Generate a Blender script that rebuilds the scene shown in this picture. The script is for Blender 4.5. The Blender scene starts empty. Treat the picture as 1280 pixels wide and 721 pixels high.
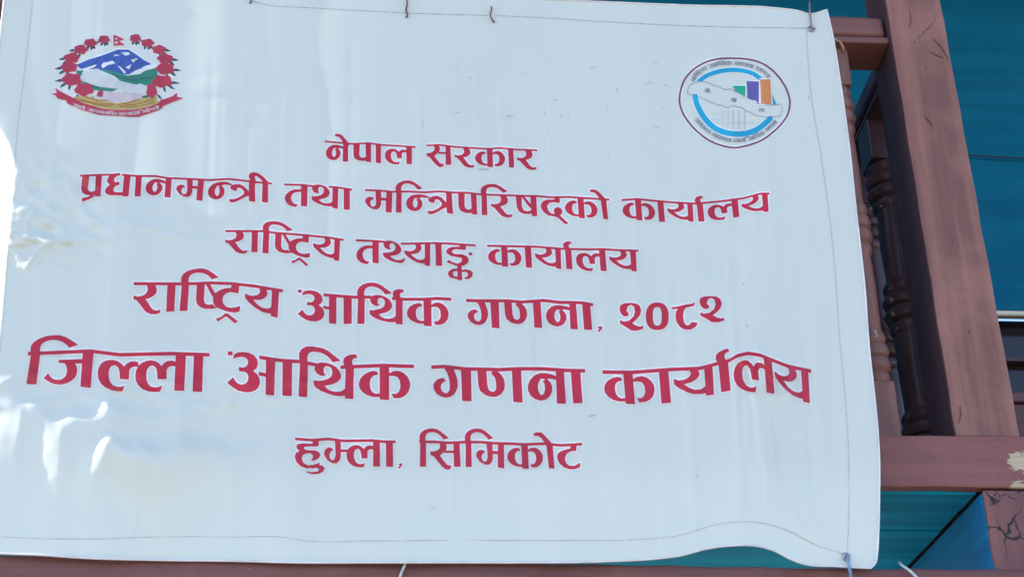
import bpy, bmesh, math, random
import numpy as np
from mathutils import Vector
R = math.radians
random.seed(7)
rng = np.random.default_rng(11)

# ------------------------------------------------------------------ camera
F_PX, CXP, CYP = 1830.0, 640.0, 360.0
PITCH, YAW, ROLL = R(28.3), R(3.0), -0.0068
CAM = np.array([0.0, -2.31, 1.6])
fwd = np.array([math.sin(YAW)*math.cos(PITCH), math.cos(YAW)*math.cos(PITCH), math.sin(PITCH)])
r0 = np.array([math.cos(YAW), -math.sin(YAW), 0.0])
u0 = np.cross(r0, fwd)
rgt = math.cos(ROLL)*r0 + math.sin(ROLL)*u0
upv = -math.sin(ROLL)*r0 + math.cos(ROLL)*u0
scene = bpy.context.scene
cd = bpy.data.cameras.new("camera"); cam = bpy.data.objects.new("camera", cd)
scene.collection.objects.link(cam); scene.camera = cam
cd.sensor_width = 36.0; cd.lens = 36.0*F_PX/1280.0; cd.clip_end = 500; cd.clip_start = 0.05
from mathutils import Matrix
M = Matrix(((rgt[0], upv[0], -fwd[0], CAM[0]), (rgt[1], upv[1], -fwd[1], CAM[1]), (rgt[2], upv[2], -fwd[2], CAM[2]), (0, 0, 0, 1)))
cam.matrix_world = M

# ------------------------------------------------------------------ world, sun, exposure
SUN_EL, SUN_AZ = R(22), R(-88.4)          # azimuth measured from +y (into the house) towards +x; the sun is left of and a little behind the facade
world = bpy.data.worlds.new("World"); scene.world = world; world.use_nodes = True
nt = world.node_tree
sky = nt.nodes.new("ShaderNodeTexSky"); sky.sky_type = 'NISHITA'; sky.sun_disc = False
sky.sun_elevation = SUN_EL; sky.sun_rotation = SUN_AZ
sky.altitude = 2800; sky.air_density = 1.0; sky.dust_density = 1.2; sky.ozone_density = 1.0
bg = nt.nodes["Background"]; bg.inputs["Strength"].default_value = 0.13
nt.links.new(sky.outputs[0], bg.inputs[0])
sl = bpy.data.lights.new("sun", 'SUN'); sl.energy = 4.0; sl.angle = R(0.5); sl.color = (1.0, 0.93, 0.84)
so = bpy.data.objects.new("sun", sl); scene.collection.objects.link(so)
sun_dir = Vector((math.sin(SUN_AZ)*math.cos(SUN_EL), math.cos(SUN_AZ)*math.cos(SUN_EL), math.sin(SUN_EL)))
so.rotation_euler = sun_dir.to_track_quat('Z', 'Y').to_euler(); so.location = (-6, 2, 8)
scene.view_settings.view_transform = 'Standard'; scene.view_settings.look = 'None'
scene.view_settings.gamma = 1.0; scene.view_settings.use_curve_mapping = False
scene.view_settings.exposure = 2.08

# ------------------------------------------------------------------ helpers
C = scene.collection
def W(px, py, Y):
    """point(s) of the vertical plane y=Y seen at photo position (px,py)"""
    px = np.asarray(px, float); py = np.asarray(py, float)
    a = (px-CXP)/F_PX; b = -(py-CYP)/F_PX
    d = fwd[None, :] + a.reshape(-1, 1)*rgt[None, :] + b.reshape(-1, 1)*upv[None, :]
    t = (np.asarray(Y, float).reshape(-1)-CAM[1])/d[:, 1]
    return CAM[None, :] + d*t[:, None]
def W1(px, py, Y): return W([px], [py], [Y])[0]
def tag(o, label=None, cat=None, group=None, kind=None):
    if label: o['label'] = label
    if cat: o['category'] = cat
    if group: o['group'] = group
    if kind: o['kind'] = kind
    return o
def empty(name, loc, label, cat, group=None):
    o = bpy.data.objects.new(name, None); C.objects.link(o); o.location = loc
    return tag(o, label, cat, group)
def link_mesh(name, verts, faces, mat, parent=None, smooth=False):
    me = bpy.data.meshes.new(name)
    me.from_pydata([tuple(v) for v in verts], [], [tuple(f) for f in faces]); me.update()
    o = bpy.data.objects.new(name, me); C.objects.link(o)
    if mat: me.materials.append(mat)
    if smooth: me.polygons.foreach_set("use_smooth", [True]*len(me.polygons))
    if parent:
        o.parent = parent
        me.transform(Matrix.Translation(-Vector(parent.location)))
    return o
def bm_link(name, bm, mat, parent=None, smooth=False):
    me = bpy.data.meshes.new(name)
    bmesh.ops.recalc_face_normals(bm, faces=bm.faces)
    bm.to_mesh(me); bm.free()
    o = bpy.data.objects.new(name, me); C.objects.link(o)
    if mat: me.materials.append(mat)
    if smooth: me.polygons.foreach_set("use_smooth", [True]*len(me.polygons))
    if parent:
        o.parent = parent
        me.transform(Matrix.Translation(-Vector(parent.location)))
    return o
def box(bm, lo, hi, bevel=0.0, seg=1):
    c = [(a+b)/2 for a, b in zip(lo, hi)]
    r = bmesh.ops.create_cube(bm, size=1.0)
    vs = r['verts']
    for v in vs:
        v.co = Vector([c[i] + v.co[i]*(hi[i]-lo[i]) for i in range(3)])
    if bevel > 0:
        es = list({e for v in vs for e in v.link_edges})
        bmesh.ops.bevel(bm, geom=es, offset=bevel, segments=seg, affect='EDGES', profile=0.5)
def rough_beam(bm, lo, hi, bevel, nx=24, amp=0.0012, seed=0, axis=0):
    """a hewn timber: bevelled box, cut along its length, its skin slightly uneven"""
    b2 = bmesh.new(); box(b2, lo, hi, bevel, 2)
    L = hi[axis]-lo[axis]
    for k in range(1, nx):
        co = [0, 0, 0]; co[axis] = lo[axis]+L*k/nx
        no = [0, 0, 0]; no[axis] = 1
        bmesh.ops.bisect_plane(b2, geom=b2.verts[:]+b2.edges[:]+b2.faces[:], plane_co=co, plane_no=no)
    rr = random.Random(seed)
    ph = [rr.uniform(0, 6.28) for _ in range(12)]
    for v in b2.verts:
        t = v.co[axis]
        for i in range(3):
            if i == axis: continue
            s = v.co[(i+1) % 3]*37 + v.co[(i+2) % 3]*23
            v.co[i] += amp*(math.sin(t*9+ph[i]+s) + .6*math.sin(t*23+ph[i+3]+s*1.7) + .4*math.sin(t*61+ph[i+6]))
    me = bpy.data.meshes.new("tmp"); b2.to_mesh(me); b2.free(); bm.from_mesh(me); bpy.data.meshes.remove(me)
def tube(bm, pts, r, n=8, cap=True):
    pts = [Vector(p) for p in pts]
    rings = []
    for i, p in enumerate(pts):
        t = (pts[min(i+1, len(pts)-1)]-pts[max(i-1, 0)]).normalized()
        a = t.orthogonal().normalized() if i == 0 else (prev - t*prev.dot(t)).normalized()
        prev = a; b = t.cross(a)
        rr = r[i] if isinstance(r, (list, tuple)) else r
        rings.append([bm.verts.new(p + (a*math.cos(2*math.pi*k/n)+b*math.sin(2*math.pi*k/n))*rr) for k in range(n)])
    for i in range(len(rings)-1):
        for k in range(n):
            bm.faces.new((rings[i][k], rings[i][(k+1) % n], rings[i+1][(k+1) % n], rings[i+1][k]))
    if cap:
        bm.faces.new(rings[0][::-1]); bm.faces.new(rings[-1])
def lathe(bm, prof, c, n=28):
    """prof: list of (z, r)"""
    rings = []
    for z, r in prof:
        rings.append([bm.verts.new((c[0]+r*math.cos(2*math.pi*k/n), c[1]+r*math.sin(2*math.pi*k/n), z)) for k in range(n)])
    for i in range(len(rings)-1):
        for k in range(n):
            bm.faces.new((rings[i][k], rings[i][(k+1) % n], rings[i+1][(k+1) % n], rings[i+1][k]))
    bm.faces.new(rings[0][::-1]); bm.faces.new(rings[-1])

# ------------------------------------------------------------------ materials
def new_mat(name):
    m = bpy.data.materials.new(name); m.use_nodes = True
    return m, m.node_tree, m.node_tree.nodes, m.node_tree.links, m.node_tree.nodes["Principled BSDF"]
def ramp(N, L, src, p0, p1, c0=(0, 0, 0, 1), c1=(1, 1, 1, 1)):
    r = N.new("ShaderNodeValToRGB"); e = r.color_ramp.elements
    e[0].position = p0; e[1].position = p1; e[0].color = c0; e[1].color = c1
    L.new(src, r.inputs[0]); return r.outputs[0]
def mixc(N, L, fac, a, b):
    m = N.new("ShaderNodeMix"); m.data_type = 'RGBA'
    for sock, v in ((m.inputs[0], fac), (m.inputs[6], a), (m.inputs[7], b)):
        if hasattr(v, 'is_linked') or hasattr(v, 'links'): L.new(v, sock)
        else: sock.default_value = v
    return m.outputs[2]
def noise(N, L, vec, scale, detail=6, rough=.55, dist=0.0):
    n = N.new("ShaderNodeTexNoise"); n.inputs['Scale'].default_value = scale
    n.inputs['Detail'].default_value = detail; n.inputs['Roughness'].default_value = rough; n.inputs['Distortion'].default_value = dist
    L.new(vec, n.inputs['Vector']); return n.outputs[0]
def math_n(N, L, op, a, b=None):
    m = N.new("ShaderNodeMath"); m.operation = op
    for i, v in enumerate((a, b)):
        if v is None: continue
        if hasattr(v, 'links'): L.new(v, m.inputs[i])
        else: m.inputs[i].default_value = v
    return m.outputs[0]
def coords(N, L, scale=(1, 1, 1)):
    g = N.new("ShaderNodeNewGeometry"); mp = N.new("ShaderNodeMapping"); mp.inputs['Scale'].default_value = scale
    L.new(g.outputs['Position'], mp.inputs['Vector']); return mp.outputs[0]
def paint_mat(name, col, axis='z', col2=None, chips=0.70, wood=(.42, .33, .22, 1), rough=.5, spots=(), crack=0.0, streak=.5, bump=.25, spec=.32):
    """old oil paint on timber: grain along one axis, fading, chips that show bare wood; spots = places where it has peeled"""
    m, t, N, L, P = new_mat(name)
    st = {'x': (.05, 1, 1), 'y': (1, .05, 1), 'z': (1, 1, .05)}[axis]
    g = coords(N, L, st); p = coords(N, L)
    grain = noise(N, L, g, 90, 5, .6); streaks = noise(N, L, g, 22, 6, .65, .3)
    blot = noise(N, L, p, 5.0, 6, .6, .4); fine = noise(N, L, p, 60, 4, .6)
    col2 = col2 or tuple(c*.62 for c in col)
    c = mixc(N, L, ramp(N, L, streaks, .40, .60), (*col2, 1), (*col, 1))
    pale = tuple(min(1, x*1.22+.015) for x in col)
    c = mixc(N, L, math_n(N, L, 'MULTIPLY', ramp(N, L, blot, .45, .7), streak), c, (*pale, 1))
    c = mixc(N, L, math_n(N, L, 'MULTIPLY', ramp(N, L, fine, .55, .75), .25), c, (*tuple(x*.5 for x in col), 1))
    chipn = noise(N, L, coords(N, L, tuple(.35 if s < 1 else 1 for s in st)), 34, 5, .62, .2)
    area = noise(N, L, p, 3.1, 3, .5)
    cm = math_n(N, L, 'ADD', chipn, math_n(N, L, 'MULTIPLY', math_n(N, L, 'SUBTRACT', area, .5), .35))
    chip = ramp(N, L, cm, chips, chips+.012)
    for (sx, sy, sz, sr, thr) in spots:
        d = N.new("ShaderNodeVectorMath"); d.operation = 'DISTANCE'; L.new(p, d.inputs[0]); d.inputs[1].default_value = (sx, sy, sz)
        near = math_n(N, L, 'SUBTRACT', 1.0, math_n(N, L, 'DIVIDE', d.outputs['Value'], sr))
        near = math_n(N, L, 'MULTIPLY', math_n(N, L, 'MAXIMUM', near, 0), .8)
        s = ramp(N, L, math_n(N, L, 'ADD', near, noise(N, L, coords(N, L, (.40, 1, 1.3) if axis == 'x' else (2.2, 1, .55)), 95, 6, .72, 1.2)), thr, thr+.02)
        chip = math_n(N, L, 'MAXIMUM', chip, s)
    woodc = mixc(N, L, ramp(N, L, grain, .35, .7), (*tuple(x*.55 for x in wood[:3]), 1), wood)
    c = mixc(N, L, chip, c, woodc)
    hgt = math_n(N, L, 'ADD', math_n(N, L, 'MULTIPLY', grain, .35), math_n(N, L, 'MULTIPLY', streaks, .5))
    hgt = math_n(N, L, 'SUBTRACT', hgt, math_n(N, L, 'MULTIPLY', chip, .6))
    if crack > 0:
        v = N.new("ShaderNodeTexVoronoi"); v.feature = 'DISTANCE_TO_EDGE'; v.inputs['Scale'].default_value = 19
        dv = N.new("ShaderNodeMapping"); dv.inputs['Scale'].default_value = (1.35, .3, .8)
        nz = N.new("ShaderNodeTexNoise"); nz.inputs['Scale'].default_value = 25; nz.inputs['Detail'].default_value = 4; L.new(p, nz.inputs['Vector'])
        ad = N.new("ShaderNodeVectorMath"); ad.operation = 'MULTIPLY_ADD'; L.new(nz.outputs['Color'], ad.inputs[0]); ad.inputs[1].default_value = (.06, .06, .06); L.new(p, ad.inputs[2])
        L.new(ad.outputs[0], dv.inputs['Vector']); L.new(dv.outputs[0], v.inputs['Vector'])
        wvar = math_n(N, L, 'MULTIPLY', ramp(N, L, noise(N, L, p, 16, 2), .35, .65), crack)
        cr = math_n(N, L, 'LESS_THAN', v.outputs['Distance'], wvar)
        c = mixc(N, L, cr, c, (.012, .008, .008, 1))
        hgt = math_n(N, L, 'SUBTRACT', hgt, math_n(N, L, 'MULTIPLY', cr, 1.5))
    L.new(c, P.inputs['Base Color'])
    P.inputs['Roughness'].default_value = rough; P.inputs['Specular IOR Level'].default_value = spec
    b = N.new("ShaderNodeBump"); b.inputs['Strength'].default_value = bump; b.inputs['Distance'].default_value = .004
    L.new(hgt, b.inputs['Height']); L.new(b.outputs[0], P.inputs['Normal'])
    return m

def vinyl_mat(name, col, transl=.22, rough=.32, dirt=True):
    m, t, N, L, P = new_mat(name)
    p = coords(N, L)
    base = (*col, 1)
    if dirt:
        n1 = noise(N, L, p, 3.0, 5, .55, .3)
        c = mixc(N, L, math_n(N, L, 'MULTIPLY', ramp(N, L, n1, .48, .75), .30), base, (col[0]*.93, col[1]*.9, col[2]*.86, 1))
        sp = ramp(N, L, noise(N, L, coords(N, L, (1, 1, .6)), 70, 2, .5), .76, .80)
        c = mixc(N, L, math_n(N, L, 'MULTIPLY', sp, .35), c, (col[0]*.6, col[1]*.6, col[2]*.6, 1))
        L.new(c, P.inputs['Base Color'])
    else:
        n1 = noise(N, L, coords(N, L, (1, 1, .5)), 26, 5, .6, .3)
        c = mixc(N, L, ramp(N, L, n1, .35, .7), (*tuple(x*.74 for x in col), 1), base)
        L.new(c, P.inputs['Base Color'])
    P.inputs['Roughness'].default_value = rough
    P.inputs['Specular IOR Level'].default_value = .45
    b = N.new("ShaderNodeBump"); b.inputs['Strength'].default_value = .10; b.inputs['Distance'].default_value = .002
    wv = noise(N, L, p, 900, 2, .5); lw = noise(N, L, coords(N, L, (1, 1, .35)), 18, 4, .5)
    L.new(math_n(N, L, 'ADD', math_n(N, L, 'MULTIPLY', wv, .12), lw), b.inputs['Height']); L.new(b.outputs[0], P.inputs['Normal'])
    tr = N.new("ShaderNodeBsdfTranslucent")
    L.new(c, tr.inputs['Color'])
    mx = N.new("ShaderNodeMixShader"); mx.inputs[0].default_value = transl
    L.new(P.outputs[0], mx.inputs[1]); L.new(tr.outputs[0], mx.inputs[2])
    L.new(mx.outputs[0], N["Material Output"].inputs['Surface'])
    return m
def flat_ink(name, col): return vinyl_mat(name, col, .22, .34, False)

# pixel helper for wear spots
def sp(px, py, Y, r, thr): q = W1(px, py, Y); return (q[0], q[1], q[2], r, thr)
BR = (.262, .112, .087); BRD = (.165, .068, .058)
m_post = paint_mat("old_brown_paint_post", BR, 'z', BRD, .735, bump=.45, spots=[sp(1262, 537, .03, .03, 1.08), sp(1215, 537, .03, .03, 1.08), sp(1240, 538, .03, .03, 1.08)], streak=.65)
m_beam = paint_mat(bump=.4, name="old_brown_paint_beam", col=(.205, .074, .070), axis='x', col2=(.15, .054, .052), chips=.745, wood=(.50, .40, .28, 1), spots=[sp(1246, 580, .015, .045, 1.0), sp(1274, 576, .015, .045, .965), sp(1274, 609, .015, .03, .93), sp(1130, 543, .015, .03, 1.03)])
m_beam2 = paint_mat("old_brown_paint_low_beam", (.175, .066, .066), 'x', (.115, .044, .046), .715, wood=(.5, .38, .26, 1))
m_post_shade = paint_mat("shaded_brown_paint_post", (.085, .040, .046), 'z', (.055, .026, .03), .78)  # darker copy of the post paint, with the shade put into its colour
m_rail = paint_mat("brown_varnished_rail", (.21, .085, .072), 'x', (.14, .056, .05), .76, rough=.42)
m_bal = paint_mat("brown_turned_wood", (.235, .105, .088), 'z', (.155, .068, .06), .74, rough=.45)
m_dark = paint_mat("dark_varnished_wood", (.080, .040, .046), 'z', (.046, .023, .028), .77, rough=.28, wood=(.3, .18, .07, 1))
m_joist = paint_mat("cracked_brown_paint", (.185, .072, .068), 'z', (.13, .05, .05), .76, crack=.04, bump=.5)
m_teal = paint_mat("teal_painted_boards", (.002, .31, .50), 'x', (.0015, .19, .33), .80, rough=.6, spec=.15, wood=(.1, .09, .08, 1), streak=.35)
m_tealj = paint_mat("blue_painted_joist", (.001, .16, .36), 'y', (.001, .10, .24), .80, rough=.6, spec=.12, wood=(.1, .09, .08, 1), streak=.4)
m_wall = paint_mat("deep_blue_painted_wall", (.002, .112, .195), 'x', (.0015, .090, .162), .84, rough=.7, spec=.08, wood=(.3, .35, .36, 1), streak=.2, bump=.08)
m_cream = paint_mat("cream_painted_trim", (.62, .56, .45), 'x', (.5, .45, .36), .75, rough=.5)
m_winbr = paint_mat("brown_window_boards", (.15, .06, .065), 'x', (.1, .04, .045), .8)
m_glass, _, N_, L_, P_ = new_mat("dark_window_pane")
P_.inputs['Base Color'].default_value = (.02, .014, .018, 1); P_.inputs['Roughness'].default_value = .12
m_vinyl = vinyl_mat("white_banner_vinyl", (.70, .73, .68))
m_white = flat_ink("white_print", (.93, .91, .92))
m_red = flat_ink("crimson_print", (.63, .024, .058))
m_stitch = flat_ink("grey_seam_thread", (.47, .48, .50))
m_smudge = flat_ink("grey_scuff", (.52, .54, .55))
m_purple = flat_ink("plum_print", (.26, .07, .15)); m_cyan = flat_ink("cyan_print", (.02, .42, .68))
m_grey = flat_ink("grey_print", (.30, .31, .34)); m_lgrey = flat_ink("pale_grey_print", (.66, .68, .70))
m_green = flat_ink("green_print", (.02, .46, .30)); m_violet = flat_ink("violet_print", (.15, .13, .42)); m_orange = flat_ink("orange_print", (.80, .30, .10))
m_eblue = flat_ink("blue_print", (.07, .13, .48)); m_egreen = flat_ink("forest_print", (.05, .28, .20)); m_leaf = flat_ink("dark_leaf_print", (.07, .13, .14))
m_ered = flat_ink("emblem_red_print", (.58, .05, .09)); m_yellow = flat_ink("yellow_print", (.62, .45, .14)); m_brownp = flat_ink("ochre_print", (.42, .17, .06)); m_pale = flat_ink("pale_print", (.73, .745, .75)); m_pink = flat_ink("pale_pink_print", (.74, .62, .64))
m_metal, _, N_, L_, P_ = new_mat("zinc_grommet"); P_.inputs['Metallic'].default_value = 1; P_.inputs['Base Color'].default_value = (.35, .36, .38, 1); P_.inputs['Roughness'].default_value = .35
def plain(name, col, rough=.6):
    m, t, N, L, P = new_mat(name)
    c = mixc(N, L, ramp(N, L, noise(N, L, coords(N, L), 120, 4), .35, .7), (*tuple(x*.6 for x in col), 1), (*col, 1))
    L.new(c, P.inputs['Base Color']); P.inputs['Roughness'].default_value = rough; return m
m_rust = plain("rusty_wire", (.09, .045, .04)); m_wire = plain("grey_twisted_wire", (.32, .25, .25)); m_bluestr = plain("blue_nylon_string", (.16, .30, .50))
m_palestr = plain("pale_string", (.60, .66, .70)); m_tan = plain("tan_cord", (.55, .36, .22)); m_cable = plain("black_cable", (.02, .025, .04))

# ------------------------------------------------------------------ banner surface (in artwork coordinates = photo pixels, depth in metres)
def sines(n, lo, hi, seed):
    g = np.random.default_rng(seed)
    th = g.uniform(0, np.pi, n); k = 2*np.pi/g.uniform(lo, hi, n); ph = g.uniform(0, 2*np.pi, n)
    return k*np.cos(th), k*np.sin(th), ph
def snoise(x, y, lo, hi, seed, n=9):
    kx, ky, ph = sines(n, lo, hi, seed)
    s = np.zeros_like(x)
    for a, b, c in zip(kx, ky, ph): s += np.sin(a*x+b*y+c)
    return s/np.sqrt(n)
def win(x, a, b, s): return 1/(1+np.exp(-(x-a)/s))/(1+np.exp((x-b)/s))
pleats = [(66, -.10, 7, -60, 420, .0014), (150, -.07, 5, 130, 430, .0016), (262, -.03, 5, 90, 260, .0020), (316, -.02, 6, -40, 90, .0014), (356, -.02, 4, 60, 330, .0016),
          (440, 0, 6, 40, 260, .0012), (524, .01, 5, 80, 380, .0022), (598, .03, 5, 60, 470, .0014), (655, .035, 4, 280, 560, .0014), (690, .04, 5, 100, 330, .0014),
          (745, .045, 5, 240, 640, .0012), (790, .05, 6, 230, 480, .0020), (845, .055, 7, 330, 680, .0024), (905, .05, 5, 300, 640, .0030), (720, .03, 5, 540, 700, .0014),
          (560, .01, 5, 560, 700, .0014), (420, -.01, 5, 560, 700, .0014), (300, -.02, 5, 560, 700, .0012), (190, -.05, 5, 520, 690, .0022), (480, 0, 4, 420, 560, .0012), (1000, .09, 9, 60, 640, .0020),
          (820, .03, 4, 560, 690, .0016), (235, -.03, 5, 470, 640, .0016), (110, -.06, 5, 20, 130, .0012), (960, .06, 6, 90, 330, .0018)]
_g = np.random.default_rng(41)
for _k in range(34):
    _x = _g.uniform(60, 1040); _y = _g.uniform(-40, 620)
    pleats.append((_x, float(np.interp(_x, [0, 480, 1040], [-.08, .01, .10])), _g.uniform(2.6, 4.5), _y, _y+_g.uniform(80, 320), _g.uniform(.0005, .0011)))
PXM = .00144
CREASES = [([(6, 261), (28, 265), (60, 272)], .0046, 4.5), ([(8, 292), (40, 298), (86, 301)], .0052, 4.5), ([(14, 278), (24, 276)], .0028, 3), ([(10, 306), (34, 304)], .0030, 4), ([(34, 332), (47, 313), (64, 301)], .0040, 4), ([(36, 272), (34, 288)], .0026, 3),
    ([(22, 320), (34, 318)], .0022, 3), ([(112, 280), (128, 270), (155, 272)], .0022, 4), ([(108, 296), (135, 302), (160, 298)], .0022, 4), ([(160, 289), (185, 285), (208, 290)], .0030, 7), ([(208, 290), (232, 299), (250, 300)], .0026, 4), ([(108, 262), (118, 258)], .002, 3),
    ([(-4, 484), (6, 476), (16, 473)], .0045, 4), ([(40, 501), (84, 500)], .0026, 5), ([(150, 505), (188, 503)], .0028, 5), ([(240, 493), (262, 490), (290, 480)], .0030, 4), ([(250, 506), (275, 508), (292, 500)], .0024, 5), ([(282, 512), (292, 500)], .002, 3), ([(178, 512), (190, 505)], .002, 3),
    ([(926, 447), (938, 458), (946, 478), (944, 492)], .0085, 4.5), ([(952, 446), (962, 462), (974, 476), (978, 490)], .0095, 4.5), ([(958, 478), (966, 492), (972, 500)], .006, 4), ([(940, 492), (952, 520), (958, 560), (962, 620)], .0030, 5), ([(980, 600), (992, 640), (1012, 672)], .0028, 5), ([(870, 512), (884, 500)], .0018, 3)]
def surf_h(x, y):
    x = np.asarray(x, float); y = np.asarray(y, float)
    h = 0.010*np.ones_like(x)
    h += .0035*np.sin(x/58.0+.4)*win(y, 120, 900, 90) + .0022*np.sin(x/31.0+y/260+1.1)
    h += .0035*np.sin(x/130.0+y/300.0)
    h += .0016*snoise(x, y*.35, 40, 120, 5)
    for x0, s, w, ya, yb, a in pleats:
        h += a*(.62 if x0 < 280 else .85)*np.exp(-((x-x0-s*(y-200))/w)**2)*win(y, ya, yb, 22)
    # slack right of the middle, belly that lifts the lower hem
    h += .010*np.exp(-((x-958-.06*(y-500))/75)**2)*win(y, 430, 1200, 45)
    h += .012*np.exp(-((x-945)/75)**2)*win(y, 610, 1500, 28)
    h += .008*np.exp(-((x-1065)/55)**2)*win(y, 520, 1500, 40)
    # sharp crease through the last two letters down to the hem
    cx = 948 + .055*(y-450) + 3*np.sin(y/23.)
    h += .0050*np.exp(-np.abs(x-cx)/6.0)*win(y, 430, 640, 14)
    h += .0026*np.exp(-((x-1000-.30*(y-600))/7)**2)*win(y, 600, 690, 12)
    # crumpled patches
    def crumple(a, b, c, d, amp, lo, hi, seed, kx=1., ky=1.):
        r = 1-np.abs(snoise(x*kx, y*ky, lo, hi, seed, 7))
        return amp*r*win(x, a, b, 12)*win(y, c, d, 10)
    h += crumple(-60, 130, 205, 330, .0036, 28, 70, 21, 1, 1.3)
    h += crumple(95, 270, 262, 305, .0034, 40, 110, 22, .6, 1.6)
    h += crumple(-60, 270, 476, 520, .0040, 45, 120, 23, .55, 1.7)
    h += crumple(-60, 185, 505, 625, .0003, 22, 50, 29)
    h += crumple(270, 420, 482, 512, .0028, 40, 100, 24, .5, 1.6)
    h += crumple(540, 830, 505, 540, .0012, 40, 100, 25, .5, 1.6)
    h += crumple(200, 560, 95, 150, .0012, 40, 100, 26, .6, 1.4)
    h += crumple(820, 1000, 250, 380, .0020, 40, 110, 27, 1.2, .6)
    h += crumple(930, 1010, 440, 600, .0040, 26, 70, 28, 1.5, .5)
    # left hem curls back round the post
    xb = np.interp(y, [140, 162, 182, 215, 300, 360, 420, 440], [-20, 0, 11, 20, 11, 4, -2, -20])
    h -= .62*PXM*np.maximum(0, xb-x) + .25*PXM*np.maximum(0, -6-x)
    # facets at lower left that turn towards the low sun
    def facet(x0, x1, sl, ya, yb, fall, tilt=0., s=3.):
        xx = x-tilt*(y-(ya+yb)/2)
        q = np.clip(xx-x0, 0, x1-x0) - (x1-x0)*np.clip((xx-x1)/fall, 0, 1)
        return sl*PXM*q*(1/(1+np.exp(-(y-ya)/s))/(1+np.exp((y-yb)/(s*4.5))))
    wob = 5*np.sin(x/17.)+3*np.sin(x/7.+1)
    y_ = y; y = y+wob
    h += facet(-4, 24, .20, 509, 580, 260, -.07, 5) + facet(30, 76, .15, 514, 582, 240, -.03, 5) + facet(102, 131, .30, 553, 592, 220, -.42, 3.5) + facet(139, 178, .25, 557, 610, 220, .08, 5)
    y = y_
    def crease(P, amp, w):
        nonlocal h
        P = np.array(P, float); m = (np.abs(x-P[:, 0].mean()) < 110) & (np.abs(y-P[:, 1].mean()) < 110)
        if m.any():
            d = sd_line(P, 0, x[m], y[m]); h = h.copy(); h[m] += amp*np.exp(-d/w)
    for P, amp, w in CREASES: crease(P, amp*(1.7 if P[0][0] < 100 and P[0][1] < 340 else 1.0), w)
    # pulled out at the hem corners by the ties
    h += .006*np.exp(-((x-1013)**2+(y-30)**2)/38**2) - .004*np.exp(-((x-1058)**2+(y-697)**2)/30**2)
    return np.maximum(h, np.where(x < 30, -.022, .002))
def SW(px, py, off=0.0):
    px = np.asarray(px, float); py = np.asarray(py, float)
    return W(px, py, -(surf_h(px, py)+off))
def interp(pts, n):
    p = np.array(pts, float); d = np.r_[0, np.cumsum(np.hypot(*np.diff(p, axis=0).T))]
    # smooth (Catmull-Rom like) resampling through the traced points
    t = np.linspace(0, d[-1], n)
    out = []
    for k in (0, 1):
        m = np.gradient(p[:, k], d)
        i = np.clip(np.searchsorted(d, t, side='right')-1, 0, len(d)-2)
        hh = d[i+1]-d[i]; s = (t-d[i])/hh
        out.append((2*s**3-3*s**2+1)*p[i, k] + (s**3-2*s**2+s)*hh*m[i] + (-2*s**3+3*s**2)*p[i+1, k] + (s**3-s**2)*hh*m[i+1])
    return np.stack(out, 1)
e_top = [(8, -25), (300, -14), (500, -8), (700, 0), (860, 6.5), (975, 10.5), (998, 13.5), (1013, 17.5), (1022, 16), (1033.5, 12)]
e_rgt = [(1033.5, 12), (1041, 45), (1050, 100), (1060, 170), (1071, 270), (1081, 360), (1087, 440), (1092, 485), (1097, 535), (1099, 570), (1099, 620), (1098, 665), (1096.5, 690), (1094, 703), (1088, 709)]
e_lft = [(8, -25), (0, 45), (-12, 160), (-25, 300), (-38, 450), (-47, 600), (-50, 684)]
e_bot = [(-50, 684), (0, 690.5), (40, 692), (100, 696), (200, 699), (290, 700), (375, 702), (480, 702), (560, 702), (660, 702), (760, 700.5), (810, 698), (852, 693), (880, 685.5), (912, 681), (950, 682), (970, 688), (987, 697), (1006, 704), (1045, 706.5), (1088, 709)]

# ------------------------------------------------------------------ printing: signed distance + marching squares, so every colour is one clean sheet lying on the vinyl
def sd_poly(P, X, Y):
    P = np.asarray(P, float); n = len(P)
    d = np.full(X.shape, 1e9); ins = np.zeros(X.shape, bool)
    for i in range(n):
        ax, ay = P[i]; bx, by = P[(i+1) % n]
        ex, ey = bx-ax, by-ay
        wx, wy = X-ax, Y-ay
        t = np.clip((wx*ex+wy*ey)/(ex*ex+ey*ey+1e-12), 0, 1)
        d = np.minimum(d, (wx-ex*t)**2+(wy-ey*t)**2)
        if ay != by:
            c = ((ay > Y) != (by > Y)) & (X < (bx-ax)*(Y-ay)/(by-ay)+ax)
            ins ^= c
    d = np.sqrt(d)
    return np.where(ins, -d, d)
def sd_line(P, w, X, Y):
    P = np.asarray(P, float); d = np.full(X.shape, 1e9)
    for i in range(len(P)-1):
        ax, ay = P[i]; ex, ey = P[i+1]-P[i]
        wx, wy = X-ax, Y-ay
        t = np.clip((wx*ex+wy*ey)/(ex*ex+ey*ey+1e-12), 0, 1)
        d = np.minimum(d, (wx-ex*t)**2+(wy-ey*t)**2)
    return np.sqrt(d)-w/2
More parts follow.
